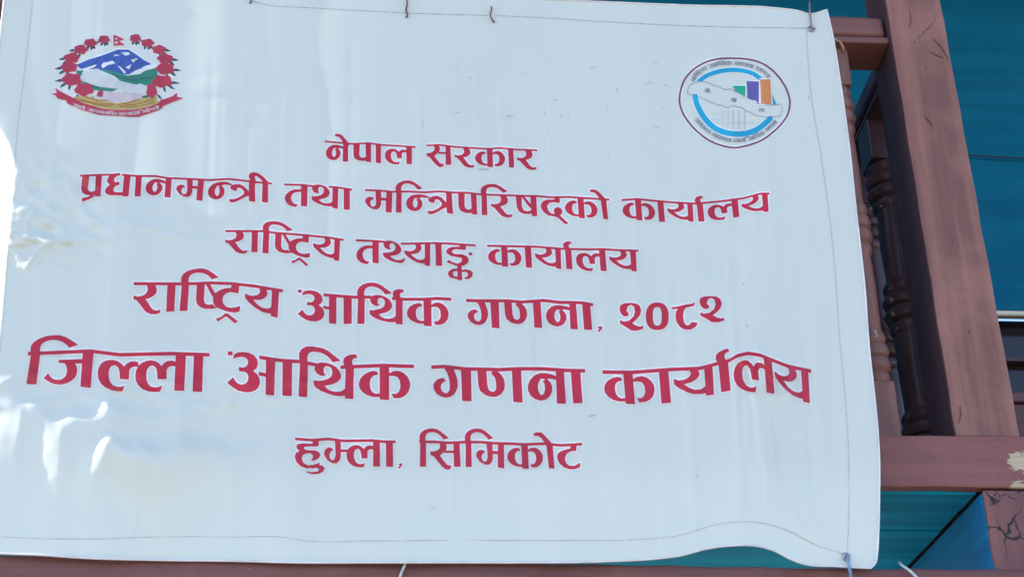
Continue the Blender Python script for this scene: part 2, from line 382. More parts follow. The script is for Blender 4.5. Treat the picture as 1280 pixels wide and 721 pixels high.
class Layer:
    def __init__(s, x0, y0, x1, y1, cell):
        s.c = cell; s.x = np.arange(x0, x1, cell); s.y = np.arange(y0, y1, cell)
        s.d = np.full((len(s.y), len(s.x)), 50.0)
    def _sub(s, pts, m):
        p = np.asarray(pts, float)
        i0 = max(0, int((p[:, 0].min()-m-s.x[0])/s.c)); i1 = min(len(s.x), int((p[:, 0].max()+m-s.x[0])/s.c)+2)
        j0 = max(0, int((p[:, 1].min()-m-s.y[0])/s.c)); j1 = min(len(s.y), int((p[:, 1].max()+m-s.y[0])/s.c)+2)
        return slice(j0, j1), slice(i0, i1)
    def poly(s, pts, holes=(), m=4):
        a, b = s._sub(pts, m)
        X, Y = np.meshgrid(s.x[b], s.y[a])
        if X.size == 0: return s
        d = sd_poly(pts, X, Y)
        for h in holes: d = np.maximum(d, -sd_poly(h, X, Y))
        s.d[a, b] = np.minimum(s.d[a, b], d); return s
    def line(s, pts, w, m=4):
        a, b = s._sub(pts, m+w)
        X, Y = np.meshgrid(s.x[b], s.y[a])
        if X.size == 0: return s
        s.d[a, b] = np.minimum(s.d[a, b], sd_line(pts, w, X, Y)); return s
    def cut(s, pts):
        a, b = s._sub(pts, 4)
        X, Y = np.meshgrid(s.x[b], s.y[a])
        if X.size: s.d[a, b] = np.maximum(s.d[a, b], -sd_poly(pts, X, Y))
        return s
    def mesh(s, name, mat, off, parent, iso=0.0):
        d = s.d-iso; ny, nx = d.shape
        d = np.where(np.abs(d) < 1e-4, -1e-4, d)
        inn = d < 0
        vid = {}; V = []
        def vert(key, x, y):
            i = vid.get(key)
            if i is None:
                i = vid[key] = len(V); V.append((x, y))
            return i
        F = []
        k = inn[:-1, :-1].astype(int)+inn[:-1, 1:]+inn[1:, 1:]+inn[1:, :-1]
        js, is_ = np.nonzero(k > 0)
        for j, i in zip(js.tolist(), is_.tolist()):
            cs = [(i, j), (i+1, j), (i+1, j+1), (i, j+1)]
            f = []
            for q in range(4):
                a = cs[q]; b = cs[(q+1) % 4]
                da = d[a[1], a[0]]; db = d[b[1], b[0]]
                if da < 0: f.append(vert((a, a), s.x[a[0]], s.y[a[1]]))
                if (da < 0) != (db < 0):
                    lo, hi = (a, b) if a < b else (b, a)
                    dl = d[lo[1], lo[0]]; dh = d[hi[1], hi[0]]; t = dl/(dl-dh)
                    f.append(vert((lo, hi), s.x[lo[0]]+(s.x[hi[0]]-s.x[lo[0]])*t, s.y[lo[1]]+(s.y[hi[1]]-s.y[lo[1]])*t))
            if len(f) >= 3: F.append(f[::-1])
        if not F: return None
        V = np.array(V)
        return link_mesh(name, SW(V[:, 0], V[:, 1], off), F, mat, parent, True)

# ------------------------------------------------------------------ Devanagari letters, each traced once: (em, head y, foot y, anchor x, lean, [shapes])
GL = {}
def G(name, em, yt, yb, ax, lean, polys, holes=None): GL[name] = (em, yt, yb, ax, lean, polys, holes or {})
def box4(a, b, c, d): return [a, b, c, d]
G('i', 350, 228, 552, 128, -.10, [[(105, 552), (148, 260), (143, 215), (147, 170), (175, 132), (230, 100), (300, 82), (370, 77), (430, 82), (490, 102), (550, 137), (622, 182), (530, 205), (500, 172), (460, 145), (410, 127), (350, 122), (300, 130), (262, 150), (243, 180), (237, 215), (240, 265), (205, 552)]])
G('ja', 350, 205, 582, 275, -.08, [[(425, 305), (665, 300), (660, 345), (588, 345), (605, 370), (612, 410), (608, 450), (590, 490), (555, 525), (510, 552), (450, 568), (390, 568), (340, 550), (275, 508), (322, 452), (345, 490), (380, 515), (425, 520), (465, 508), (495, 480), (508, 445), (510, 400), (500, 360), (480, 338), (430, 338)], [(668, 210), (775, 210), (748, 585), (645, 580)]])
LAB = [(502, 490), (482, 552), (430, 555), (370, 550), (310, 528), (265, 490), (238, 440), (233, 390), (240, 340), (262, 295), (300, 262), (345, 245), (390, 240), (430, 248), (470, 270), (495, 300), (520, 268), (555, 250), (600, 246), (640, 258), (636, 302), (595, 298), (565, 310), (548, 335), (545, 428), (455, 428), (452, 370), (445, 325), (425, 300), (400, 290), (370, 305), (350, 335), (342, 380), (345, 430), (360, 470), (385, 498), (430, 510), (470, 505)]
G('la', 350, 160, 542, 233, -.05, [LAB, [(640, 160), (742, 160), (722, 542), (622, 542)]])
G('lh', 350, 160, 542, 233, -.05, [LAB])
G('aa', 350, 165, 540, 812, -.04, [[(820, 170), (915, 170), (900, 540), (805, 540)]])
G('a', 350, 150, 530, 112, -.02, [[(118, 122), (165, 122), (165, 160), (118, 160)], [(168, 195), (180, 150), (215, 130), (270, 122), (330, 128), (380, 150), (412, 190), (420, 235), (405, 275), (370, 302), (410, 330), (435, 370), (440, 415), (425, 460), (390, 492), (340, 510), (280, 510), (220, 498), (165, 468), (112, 425), (172, 370), (190, 405), (220, 430), (260, 440), (300, 425), (320, 395), (325, 360), (310, 325), (285, 312), (228, 312), (230, 268), (270, 275), (305, 260), (322, 225), (312, 190), (285, 172), (245, 168), (205, 178)], [(428, 305), (505, 318), (505, 350), (428, 345)], [(500, 155), (592, 160), (582, 535), (495, 525)]])
THB = [(25, 300), (30, 265), (50, 238), (90, 225), (140, 222), (190, 232), (240, 255), (275, 295), (292, 340), (285, 375), (255, 410), (210, 435), (125, 458), (160, 490), (200, 508), (250, 512), (300, 500), (332, 475), (335, 545), (290, 555), (230, 552), (160, 535), (90, 510), (40, 480), (18, 455), (18, 408), (60, 412), (110, 402), (160, 385), (195, 355), (205, 310), (195, 275), (165, 255), (135, 258), (118, 280), (115, 310), (122, 332), (145, 345), (115, 358), (80, 355), (45, 335)]
G('tha', 350, 235, 578, 18, 0, [THB, [(335, 240), (418, 240), (415, 580), (330, 575)]])
THH = THB[:17] + [(345, 462), (335, 520)] + THB[19:]
G('thh', 350, 235, 578, 18, 0, [THH])
G('reph', 350, 235, 578, 333, 0, [[(335, 265), (325, 240), (312, 205), (318, 165), (345, 140), (390, 128), (440, 130), (455, 170), (425, 165), (405, 180), (400, 205), (410, 245), (415, 265)]])
G('ka', 350, 235, 588, 468, .01, [[(660, 345), (650, 310), (610, 302), (560, 315), (510, 345), (480, 385), (468, 430), (475, 475), (505, 515), (550, 545), (610, 562), (680, 560), (680, 525), (640, 530), (605, 515), (585, 480), (578, 430), (585, 385), (605, 358), (635, 345)], [(770, 330), (810, 305), (860, 300), (910, 315), (955, 355), (980, 405), (982, 450), (965, 505), (930, 545), (880, 568), (815, 570), (798, 525), (840, 528), (870, 505), (885, 460), (880, 400), (860, 365), (825, 352), (770, 352)], [(675, 240), (770, 240), (772, 590), (678, 585)]])
G('ga', 350, 213, 563, 172, .02, [[(270, 225), (370, 225), (395, 285), (415, 345), (420, 400), (408, 450), (385, 495), (345, 522), (300, 532), (250, 522), (205, 495), (178, 450), (172, 410), (185, 380), (220, 350), (270, 338), (305, 372), (275, 380), (252, 405), (248, 435), (258, 465), (285, 488), (315, 485), (335, 455), (338, 400), (330, 340), (310, 285), (290, 255)], [(450, 225), (550, 225), (555, 565), (460, 560)]])
G('nna', 350, 228, 572, 615, .04, [[(612, 240), (702, 240), (712, 400), (725, 450), (750, 470), (780, 470), (800, 445), (802, 390), (790, 330), (750, 285), (765, 262), (820, 268), (855, 300), (880, 345), (888, 400), (880, 450), (850, 495), (800, 522), (750, 522), (690, 505), (640, 465), (622, 410)], [(958, 240), (1050, 240), (1065, 575), (972, 570)]])
NAR = [(440, 320), (400, 305), (340, 295), (280, 298), (225, 320), (180, 365), (160, 415), (160, 470), (185, 520), (230, 552), (290, 568), (340, 555), (380, 520), (402, 470), (402, 420), (385, 385), (350, 352), (380, 345), (445, 358)]
NAH = [(335, 356), (290, 350), (268, 385), (258, 430), (265, 475), (285, 508), (305, 510), (322, 490), (330, 450), (325, 400), (306, 376)]
G('na', 350, 238, 590, 158, .06, [NAR, [(437, 240), (518, 240), (540, 592), (450, 590)]], {0: [NAH]})
NHR = [(520, 350), (505, 332), (450, 305), (400, 292), (340, 288)] + NAR[3:17] + [(390, 335), (440, 342)]
G('nh', 350, 238, 590, 158, .05, [NHR], {0: [NAH]})
G('ya', 300, 215, 525, 368, -.02, [[(490, 220), (580, 232), (595, 285), (590, 310), (560, 345), (515, 368), (450, 375), (490, 415), (540, 445), (590, 448), (635, 425), (635, 495), (590, 495), (530, 485), (470, 455), (410, 410), (370, 370), (368, 318), (410, 335), (455, 335), (500, 315), (522, 285), (515, 250)], [(640, 218), (712, 222), (695, 528), (628, 520)]])
G('ra', 300, 178, 472, 135, -.02, [[(255, 190), (340, 190), (365, 245), (362, 285), (335, 315), (295, 335), (255, 345), (285, 385), (310, 425), (340, 455), (375, 460), (412, 448), (400, 488), (360, 497), (310, 495), (265, 475), (230, 435), (200, 395), (165, 355), (135, 352), (135, 308), (175, 322), (225, 312), (260, 290), (275, 255), (270, 225)]])
G('shtra', 300, 170, 465, 762, 0, [[(765, 180), (845, 180), (840, 350), (850, 385), (880, 400), (930, 395), (965, 430), (920, 440), (860, 440), (805, 425), (770, 390), (762, 350)], [(848, 185), (888, 185), (955, 290), (940, 335), (915, 305)], [(1110, 180), (1188, 180), (1185, 275), (1100, 268), (1060, 282), (1035, 310), (1025, 345), (1035, 385), (1065, 415), (1110, 425), (1160, 418), (1205, 400), (1200, 460), (1150, 470), (1080, 462), (1010, 440), (960, 420), (935, 380), (930, 330), (950, 285), (990, 255), (1040, 235), (1110, 225)], [(1060, 478), (1085, 482), (1185, 555), (1160, 580), (1068, 508), (985, 565), (968, 535), (1020, 515)]])
G('sha', 222, 262, 478, 680, .03, [[(680, 268), (740, 268), (738, 380), (755, 420), (790, 430), (832, 418), (835, 450), (800, 458), (750, 455), (705, 430), (688, 390)], [(735, 275), (762, 275), (832, 360), (828, 398), (800, 370)], [(825, 268), (885, 268), (890, 480), (835, 475)]])
G('tta', 255, 262, 517, 850, .03, [[(985, 268), (1050, 268), (1045, 340), (1000, 338), (960, 355), (935, 385), (928, 420), (940, 460), (970, 485), (1020, 488), (1080, 455), (1078, 500), (1030, 520), (970, 522), (910, 500), (870, 460), (850, 410), (855, 370), (885, 340), (930, 325), (990, 312)]])
G('ta', 222, 193, 422, 128, 0, [[(292, 248), (230, 250), (180, 270), (140, 310), (128, 355), (140, 395), (175, 425), (235, 440), (262, 408), (225, 405), (200, 380), (190, 340), (205, 300), (240, 280), (292, 275)], [(290, 198), (355, 198), (352, 422), (290, 420)]])
G('dha', 222, 215, 442, 332, 0, [[(475, 210), (400, 215), (360, 245), (345, 280), (355, 305), (380, 325), (345, 355), (332, 385), (345, 415), (390, 432), (515, 430), (515, 400), (440, 400), (415, 385), (420, 355), (440, 338), (472, 325), (472, 295), (430, 300), (415, 285), (420, 260), (440, 240), (475, 232)], [(515, 218), (580, 222), (572, 442), (510, 442)]])
G('pa', 222, 235, 458, 985, .03, [[(982, 240), (1048, 240), (1045, 380), (1060, 405), (1085, 412), (1120, 400), (1122, 440), (1090, 448), (1040, 442), (1000, 420), (985, 380)], [(1108, 240), (1165, 240), (1172, 460), (1118, 455)]])
G('rakar', 222, 220, 442, 105, 0, [[(105, 462), (160, 448), (205, 428), (235, 440), (180, 470), (115, 497)]])
MAC = [(188, 185), (245, 185), (245, 320), (235, 355), (205, 380), (165, 380), (115, 355), (83, 310), (90, 275), (120, 255), (155, 255), (175, 275), (150, 285), (135, 310), (140, 340), (160, 358), (185, 345), (195, 310)]
G('ma', 222, 178, 405, 83, 0, [MAC, [(240, 258), (300, 258), (300, 285), (240, 285)], [(300, 182), (358, 182), (350, 408), (288, 400)]])
G('mh', 222, 178, 405, 83, 0, [MAC, [(240, 262), (310, 262), (310, 285), (240, 285)]])
G('tra', 222, 228, 450, 672, .02, [[(680, 310), (720, 285), (770, 278), (815, 295), (865, 345), (868, 385), (820, 410), (770, 440), (720, 462), (685, 460), (672, 430), (720, 430), (770, 410), (815, 378), (820, 350), (790, 318), (755, 312), (738, 352), (690, 335)], [(860, 235), (918, 235), (930, 452), (868, 445)]])
G('ii', 222, 210, 425, 942, 0, [[(945, 212), (1000, 212), (1002, 425), (940, 420)], [(830, 235), (805, 165), (820, 132), (865, 118), (910, 130), (955, 160), (1002, 205), (955, 222), (930, 190), (895, 160), (872, 152), (864, 168), (888, 235)]])
G('dh', 222, 272, 480, 928, .02, [[(1070, 278), (1122, 278), (1120, 340), (1060, 330), (1015, 340), (990, 375), (1000, 420), (1030, 450), (1065, 455), (1055, 420), (1065, 395), (1095, 382), (1125, 390), (1142, 420), (1130, 455), (1110, 465), (1130, 480), (1200, 540), (1165, 550), (1095, 490), (1060, 478), (1000, 472), (955, 440), (928, 395), (930, 360), (955, 325), (1000, 308), (1070, 305)]])
G('e', 255, 260, 517, 755, .03, [[(618, 168), (650, 158), (700, 160), (740, 195), (812, 270), (815, 300), (752, 300), (742, 275), (700, 220), (670, 195), (620, 190)]])
G('o', 255, 260, 517, 755, .03, [[(618, 168), (650, 158), (700, 160), (740, 195), (812, 270), (822, 518), (765, 515), (745, 280), (700, 220), (670, 195), (620, 190)]])
G('ngka', 230, 180, 410, 540, 0, [[(680, 185), (742, 185), (740, 245), (640, 240), (605, 255), (600, 275), (625, 290), (700, 290), (745, 305), (768, 340), (760, 375), (720, 405), (692, 412), (695, 555), (650, 555), (650, 412), (600, 395), (545, 375), (560, 350), (600, 372), (650, 388), (690, 370), (700, 345), (690, 325), (650, 322), (590, 312), (550, 290), (540, 262), (560, 240), (600, 222), (680, 215)], [(785, 264), (798, 269), (803, 282), (798, 295), (785, 300), (772, 295), (767, 282), (772, 269)], [(652, 435), (600, 440), (560, 465), (552, 495), (575, 525), (652, 548), (652, 520), (615, 515), (600, 490), (612, 465), (652, 460)], [(690, 455), (730, 445), (780, 455), (805, 485), (795, 520), (760, 545), (720, 545), (718, 525), (750, 520), (755, 490), (740, 472), (690, 470)]])
G('sa', 255, 245, 500, 545, .01, [[(625, 250), (690, 250), (710, 295), (705, 325), (680, 355), (640, 390), (670, 430), (710, 480), (755, 490), (740, 525), (700, 528), (660, 500), (620, 450), (580, 400), (545, 385), (545, 350), (590, 350), (630, 330), (645, 300), (640, 275)], [(695, 338), (782, 338), (782, 362), (685, 362)], [(778, 250), (838, 250), (845, 500), (778, 498)]])
G('ha', 255, 215, 500, 68, 0, [[(245, 222), (308, 222), (305, 295), (165, 300), (158, 325), (190, 335), (270, 335), (310, 355), (325, 385), (310, 415), (265, 440), (230, 440), (250, 410), (250, 385), (225, 365), (180, 368), (145, 390), (138, 425), (155, 465), (200, 490), (250, 485), (320, 462), (315, 490), (255, 510), (190, 520), (130, 500), (85, 455), (68, 405), (80, 365), (120, 345), (90, 325), (82, 300), (95, 280), (140, 268), (245, 268)], [(180, 545), (240, 560), (300, 550), (312, 528), (285, 512), (240, 522), (238, 508), (300, 488), (345, 490), (368, 515), (355, 550), (310, 575), (250, 580), (200, 565)]])
G('comma', 255, 245, 500, 1095, 0, [[(1100, 470), (1140, 465), (1140, 485), (1110, 520), (1095, 510), (1115, 490)]])
G('2', 300, 262, 540, 755, 0, [[(755, 320), (765, 285), (800, 268), (860, 262), (920, 268), (960, 295), (972, 340), (960, 385), (925, 430), (880, 465), (920, 490), (960, 500), (998, 490), (985, 525), (930, 540), (875, 540), (820, 505), (760, 470), (760, 435), (800, 450), (850, 440), (895, 400), (910, 350), (900, 300), (870, 280), (835, 300), (825, 345), (850, 370), (835, 400), (795, 395), (765, 365)]])
def ell(cx, cy, rx, ry, n=28, p=2.4):
    o = []
    for k in range(n):
        a = 2*math.pi*k/n; c, s_ = math.cos(a), math.sin(a)
        o.append((cx+rx*math.copysign(abs(c)**(2/p), c), cy+ry*math.copysign(abs(s_)**(2/p), s_)))
    return o
G('0', 300, 260, 535, 1018, .03, [ell(1133, 397, 115, 138)], {0: [ell(1133, 397, 44, 93, 24, 2.8)]})
G('8', 300, 300, 572, 475, 0, [[(475, 350), (540, 338), (620, 320), (690, 310), (708, 290), (708, 315), (690, 335), (620, 350), (598, 380), (590, 440), (600, 500), (625, 530), (660, 520), (675, 495), (738, 500), (720, 540), (670, 570), (610, 570), (560, 545), (525, 495), (515, 440), (518, 395), (540, 360), (478, 368)]])

def lean_at(x): return float(np.interp(x, [40, 115, 300, 480, 620, 760, 1010], [-.10, -.07, -.02, .01, .05, .085, .085]))
def lt(curve, x): return np.interp(x, [p[0] for p in curve], [p[1] for p in curve])
def put(layer, g, x0, em, head, base, xs=1.0, lean=None):
    gem, yt, yb, ax, gl, polys, holes = GL[g]
    lean = lean_at(x0) if lean is None else lean
    def tr(P):
        P = np.array(P, float)
        v = (P[:, 1]-yt)/(yb-yt)
        u = (P[:, 0]-ax - gl*(P[:, 1]-(yt+yb)/2))/gem*xs
        x = x0+u*em
        hy = lt(head, x); by = lt(base, x)
        y = hy+v*(by-hy)
        x = x+lean*(v-.5)*em
        return np.stack([x, y], 1)
    for i, p in enumerate(polys): layer.poly(tr(p), [tr(h) for h in holes.get(i, [])])
def headline(layer, head, x0, x1, th):
    xs = np.arange(x0, x1+.01, 3.0); xs = np.r_[xs[xs < x1-1], x1]
    yt = lt(head, xs)
    layer.poly(np.r_[np.stack([xs, yt], 1), np.stack([xs, yt+th], 1)[::-1]])

LINES = []
LINES.append(dict(name='lettering', em=23.7, th=2.0, segs=[(406, 519.5), (533, 672)],
    head=[(400, 175), (406, 175.3), (425, 177), (440, 178.5), (460, 177.5), (480, 180), (500, 181), (519, 182.5), (533, 180.5), (550, 179.7), (567, 182), (590, 183.5), (610, 184.7), (625, 183.5), (645, 185.5), (672, 186.5)],
    base=[(435, 201.5), (462, 202), (473, 203.5), (515, 205), (538, 206), (562, 205.5), (585, 207), (612, 208.5), (640, 209), (665, 210)],
    g=[('na', 407.5, 1.1), ('e', 430.8, 1.0), ('pa', 441.9, 1.12), ('aa', 469.7, 1), ('la', 481, 1), ('sa', 533.2, 1.1), ('ra', 568.4, 1.1), ('ka', 593.7, 1.08), ('aa', 635.6, 1), ('ra', 646.2, 1.1)]))
LINES.append(dict(name='lettering', em=27.7, th=2.3, segs=[(100, 149), (152.5, 340), (355, 391.5), (411, 440.5), (456, 762), (777, 962)],
    head=[(95, 218), (100, 218), (125, 217), (149, 216.5), (170, 218.3), (195, 218.5), (210, 221), (230, 221.7), (250, 222.7), (262, 223.5), (285, 222), (300, 223.5), (315, 225.5), (330, 227), (340, 227.7), (355, 229), (378, 229.5), (390, 231), (411, 231.7), (425, 233), (440, 235.5), (456, 236), (475, 236.5), (490, 238), (510, 237.7), (530, 238.8), (550, 237.5), (565, 239), (585, 239.3), (602, 241.5), (620, 242), (650, 243), (672, 243.5), (690, 245), (710, 244.5), (740, 246.5), (762, 248), (777, 248.5), (795, 247), (815, 249), (840, 251.3), (868, 252.8), (885, 251.5), (905, 249.5), (930, 246), (950, 240.5), (962, 240.3)],
    base=[(110, 245), (160, 245), (173, 245), (210, 246), (250, 250.3), (317, 251.5), (332, 252.7), (380, 257.5), (415, 259.5), (432, 261.5), (485, 265.3), (500, 264.9), (560, 266.3), (593, 267.5), (608, 268.5), (668, 269.7), (690, 270), (730, 272.5), (757, 273.5), (797, 274.7), (828, 277), (860, 276.5), (877, 276.5), (920, 271), (957, 264)],
    g=[('pa', 101.9, 1.08), ('rakar', 103.3, 1), ('dha', 131.5, 1), ('aa', 169, 1), ('na', 182.2, 1.08), ('ma', 220.2, 1), ('nh', 260, 1.08), ('tra', 286.5, 1.03), ('ii', 327.7, 1),
       ('ta', 356, 1), ('tha', 389.4, 1.05), ('aa', 429.7, 1), ('ma', 456.2, 1), ('i', 495, .9), ('nh', 507.7, 1.05), ('tra', 534, 1), ('pa', 573.1, 1), ('i', 602, .89), ('ra', 613.7, 1.02), ('sha', 645, 1), ('dh', 676, 1), ('ka', 706.2, 1), ('o', 752.5, .95),
       ('ka', 778, 1), ('aa', 822.7, 1), ('ya', 834.7, 1.02), ('aa', 871.9, 1), ('reph', 871.6, .95), ('la', 884.4, .98), ('ya', 927.2, 1.06)]))
LINES.append(dict(name='lettering', em=28.7, th=2.5, segs=[(281.5, 429.5), (445, 481), (501, 594.5), (609, 798)],
    head=[(275, 287), (310, 287), (328, 287), (345, 289.3), (380, 292), (410, 295), (429, 298), (445, 298.5), (470, 299.5), (480, 300.5), (501, 302.8), (520, 302.5), (540, 302), (560, 302.5), (594, 305), (609, 305.3), (640, 306), (670, 306.5), (700, 309), (720, 309.5), (735, 310), (752, 309.5), (775, 311), (798, 311.5)],
    base=[(290, 313.5), (318, 314.5), (332, 316), (360, 318.5), (422, 325.5), (470, 328.5), (500, 330), (535, 332), (548, 331.5), (600, 332), (630, 332.5), (660, 334), (700, 335.5), (712, 335.7), (755, 338.3), (795, 338.5)],
    g=[('ra', 281.5, 1.06), ('aa', 314.4, 1), ('i', 328.5, .96), ('shtra', 343.7, 1.04), ('ya', 391.5, 1.03), ('ta', 445.2, .97), ('thh', 478.7, 1.03), ('ya', 505.6, 1), ('aa', 544.4, 1), ('ngka', 557.5, 1),
       ('ka', 610, .99), ('aa', 656.5, 1), ('ya', 669, 1), ('aa', 707, 1), ('reph', 706.7, .95), ('la', 719.7, .92), ('ya', 761.9, 1.04)]))
LINES.append(dict(name='lettering', em=37.5, th=3.7, segs=[(167, 353.5), (404.5, 464), (490, 564), (582.5, 741.5)],
    head=[(160, 352), (225, 352.3), (245, 352), (262, 351), (290, 352), (320, 355.3), (335, 358), (353, 361), (372, 364), (404.5, 366), (430, 368), (445, 369), (463, 368.7), (490, 370.5), (505, 371.5), (532, 371.5), (545, 370.5), (564, 371.5), (582, 373), (605, 373.5), (635, 373.5), (652, 375), (680, 373), (700, 375.5), (715, 375.5), (728, 376), (742, 378.5)],
    base=[(165, 389), (208, 389), (230, 387.7), (300, 389.5), (343, 395.5), (372, 402), (415, 403.7), (433, 404.2), (450, 404), (500, 404.5), (535, 407), (580, 408), (620, 409.6), (673, 408.8), (718, 410.7), (735, 411.5), (760, 412)],
    g=[('ra', 166.9, 1), ('aa', 208.5, 1), ('i', 225.8, .92), ('shtra', 245.2, 1), ('ya', 306, 1), ('a', 372, .95), ('aa', 429.4, 1), ('i', 447, .85), ('tha', 461.9, .97), ('reph', 493.3, .95), ('ka', 508.5, .95),
       ('ga', 584.4, .97), ('nna', 630.6, .97), ('na', 682.5, .97), ('aa', 728.7, 1), ('comma', 745, 1)]))
LINES.append(dict(name='lettering', em=43.75, th=4.4, segs=[(35, 262), (324, 395.5), (425.5, 517.5), (539, 731.5), (753, 1014)],
    head=[(30, 439), (35, 439), (75, 437.5), (113, 435.8), (150, 440.5), (180, 439.7), (215, 439), (262, 440.5), (285, 442), (324, 443.5), (350, 447.5), (375, 449), (395, 453), (427, 456), (460, 454.5), (480, 453.7), (517, 455), (540, 455.8), (555, 455), (580, 458), (625, 459), (648, 457.9), (680, 458), (708, 460), (732, 460.5), (753, 462), (790, 462.5), (840, 458.7), (875, 457.5), (895, 452), (912, 447.5), (922, 441.5), (935, 438.6), (950, 441), (960, 445), (985, 454.8), (1014, 461)],
    base=[(33, 479), (107, 483), (160, 487.7), (225, 487.3), (285, 491), (362, 494), (382, 495.5), (437, 497.5), (480, 499), (582, 500.6), (648, 502), (700, 503.7), (722, 503), (787, 504.3), (832, 503.5), (870, 496), (888, 493), (906, 487.5), (930, 487), (963, 490.5), (985, 498), (1007, 503)],
    g=[('i', 36, 1), ('ja', 54.4, 1), ('lh', 122.2, 1), ('la', 169.1, 1), ('aa', 241.5, 1), ('a', 284, 1), ('aa', 353, 1), ('i', 374, .87), ('tha', 392.2, 1), ('reph', 431.7, 1), ('ka', 448.5, 1),
       ('ga', 541.5, 1), ('nna', 597, 1), ('na', 659.7, 1), ('aa', 714.7, 1), ('ka', 755, .98), ('aa', 825, 1), ('ya', 842.5, 1), ('aa', 899.6, 1), ('reph', 899.3, 1), ('la', 916.5, .8), ('ya', 968.7, .87)]))
LINES.append(dict(name='lettering', em=31.9, th=3.3, segs=[(369, 494.5), (524, 727.5)],
    head=[(369, 546), (390, 547.5), (410, 546), (430, 548.5), (465, 548), (480, 549.5), (495, 549.5), (524, 549.5), (545, 549.8), (560, 551), (580, 550), (600, 550), (620, 551.5), (640, 552), (655, 553), (680, 552), (700, 554), (712, 553.5), (727, 552.5)],
    base=[(400, 582), (440, 582), (470, 582), (487, 582.5), (530, 582.3), (572, 582.5), (587, 582.7), (625, 584), (658, 585), (690, 584.5), (715, 585)],
    g=[('ha', 368.5, 1), ('mh', 405, .9), ('la', 433, .92), ('aa', 482.5, 1), ('comma', 497, 1), ('i', 525, .85), ('sa', 538, 1), ('i', 582, .83), ('ma', 595, .9), ('ka', 634, .95), ('o', 684.4, .97), ('tta', 696.2, 1)]))

# ------------------------------------------------------------------ BANNER
bo = W1(560, 360, 0)
banner = empty('banner', tuple(bo), 'large white vinyl banner with six lines of crimson Devanagari lettering, tied to the balcony railing', 'banner')
ns, ntt = 380, 250
T_, B_, L__, R_ = interp(e_top, ns+1), interp(e_bot, ns+1), interp(e_lft, ntt+1), interp(e_rgt, ntt+1)
s = np.linspace(0, 1, ns+1)[None, :, None]; t = np.linspace(0, 1, ntt+1)[:, None, None]
coons = (1-t)*T_[None]+t*B_[None]+(1-s)*L__[:, None]+s*R_[:, None]-((1-s)*(1-t)*T_[0]+s*(1-t)*T_[-1]+(1-s)*t*B_[0]+s*t*B_[-1])
V = coons.reshape(-1, 2)
idx = np.arange((ns+1)*(ntt+1)).reshape(ntt+1, ns+1)
F = np.stack([idx[:-1, :-1], idx[1:, :-1], idx[1:, 1:], idx[:-1, 1:]], -1).reshape(-1, 4)
link_mesh('vinyl_sheet', SW(V[:, 0], V[:, 1], 0), F.tolist(), m_vinyl, banner, True)
bm = bmesh.new()
rim = np.r_[T_[:-1:2], R_[:-1:2], B_[::-1][:-1:2], L__[::-1][::2]]
tube(bm, SW(rim[:, 0], rim[:, 1], .0004), .0018, 6, False)
bm_link('folded_hem', bm, m_white, banner, True)

# stitched seam
th = .68
for P_l in ([(41, 0), (30, 95), (20.5, 175), (18, 220), (9, 330), (0, 440)],
            [(306, -2), (325, 4), (390, 9.5), (460, 13.5), (520, 16.5), (640, 20), (760, 27), (860, 32), (1008, 35)],
            [(1008, 34), (1012, 100), (1028, 205), (1043, 325), (1049.5, 420), (1057, 500), (1060.5, 560), (1061, 640), (1059, 692)],
            [(-18, 669), (60, 672), (125, 672.2), (190, 670), (290, 670), (360, 671), (376, 674), (460, 675), (560, 674), (700, 674.5), (800, 673), (850, 668), (900, 653.5), (950, 652), (985, 662), (1020, 680), (1058, 692)]):
    pp = interp(P_l, 90)
    seam = Layer(pp[:, 0].min()-3, pp[:, 1].min()-3, pp[:, 0].max()+3, pp[:, 1].max()+3, .7)
    seam.line(pp, th, 2)
    seam.mesh('stitched_seam', m_stitch, .0009, banner)
# scuffs and dirt specks
scf = Layer(480, 60, 1030, 640, .6)
for k in range(26):
    x, y = random.uniform(520, 860), random.uniform(76, 162)
    n = random.choice((2, 3)); a = random.choice((random.uniform(-.5, .5), 1.5)); l = random.uniform(1, 5)
    scf.line([(x+l*q*math.cos(a)+random.uniform(-1, 1), y+l*q*math.sin(a)+random.uniform(-.6, .6)) for q in range(n)], random.uniform(.5, 1.1), 2)
for P_l, w in (([(598, 211), (606, 211.5), (611, 210)], 1.2), ([(538, 636), (546, 633)], .9), ([(587, 646), (600, 643), (606, 641)], 1.4), ([(636, 642), (646, 640)], 1.0), ([(738, 519), (744, 518)], 1.5), ([(871, 593), (873, 595)], 1.5), ([(1011, 119), (1012, 124)], 1.0), ([(930, 352), (929, 356)], 1.0), ([(934, 405), (934, 407)], 1.4), ([(760, 196), (762, 197)], 1.2), ([(806, 105), (812, 102), (818, 105)], .8)):
    scf.line(P_l, w, 2)
scf.mesh('scuff_mark', m_smudge, .0007, banner)['kind'] = 'stuff'

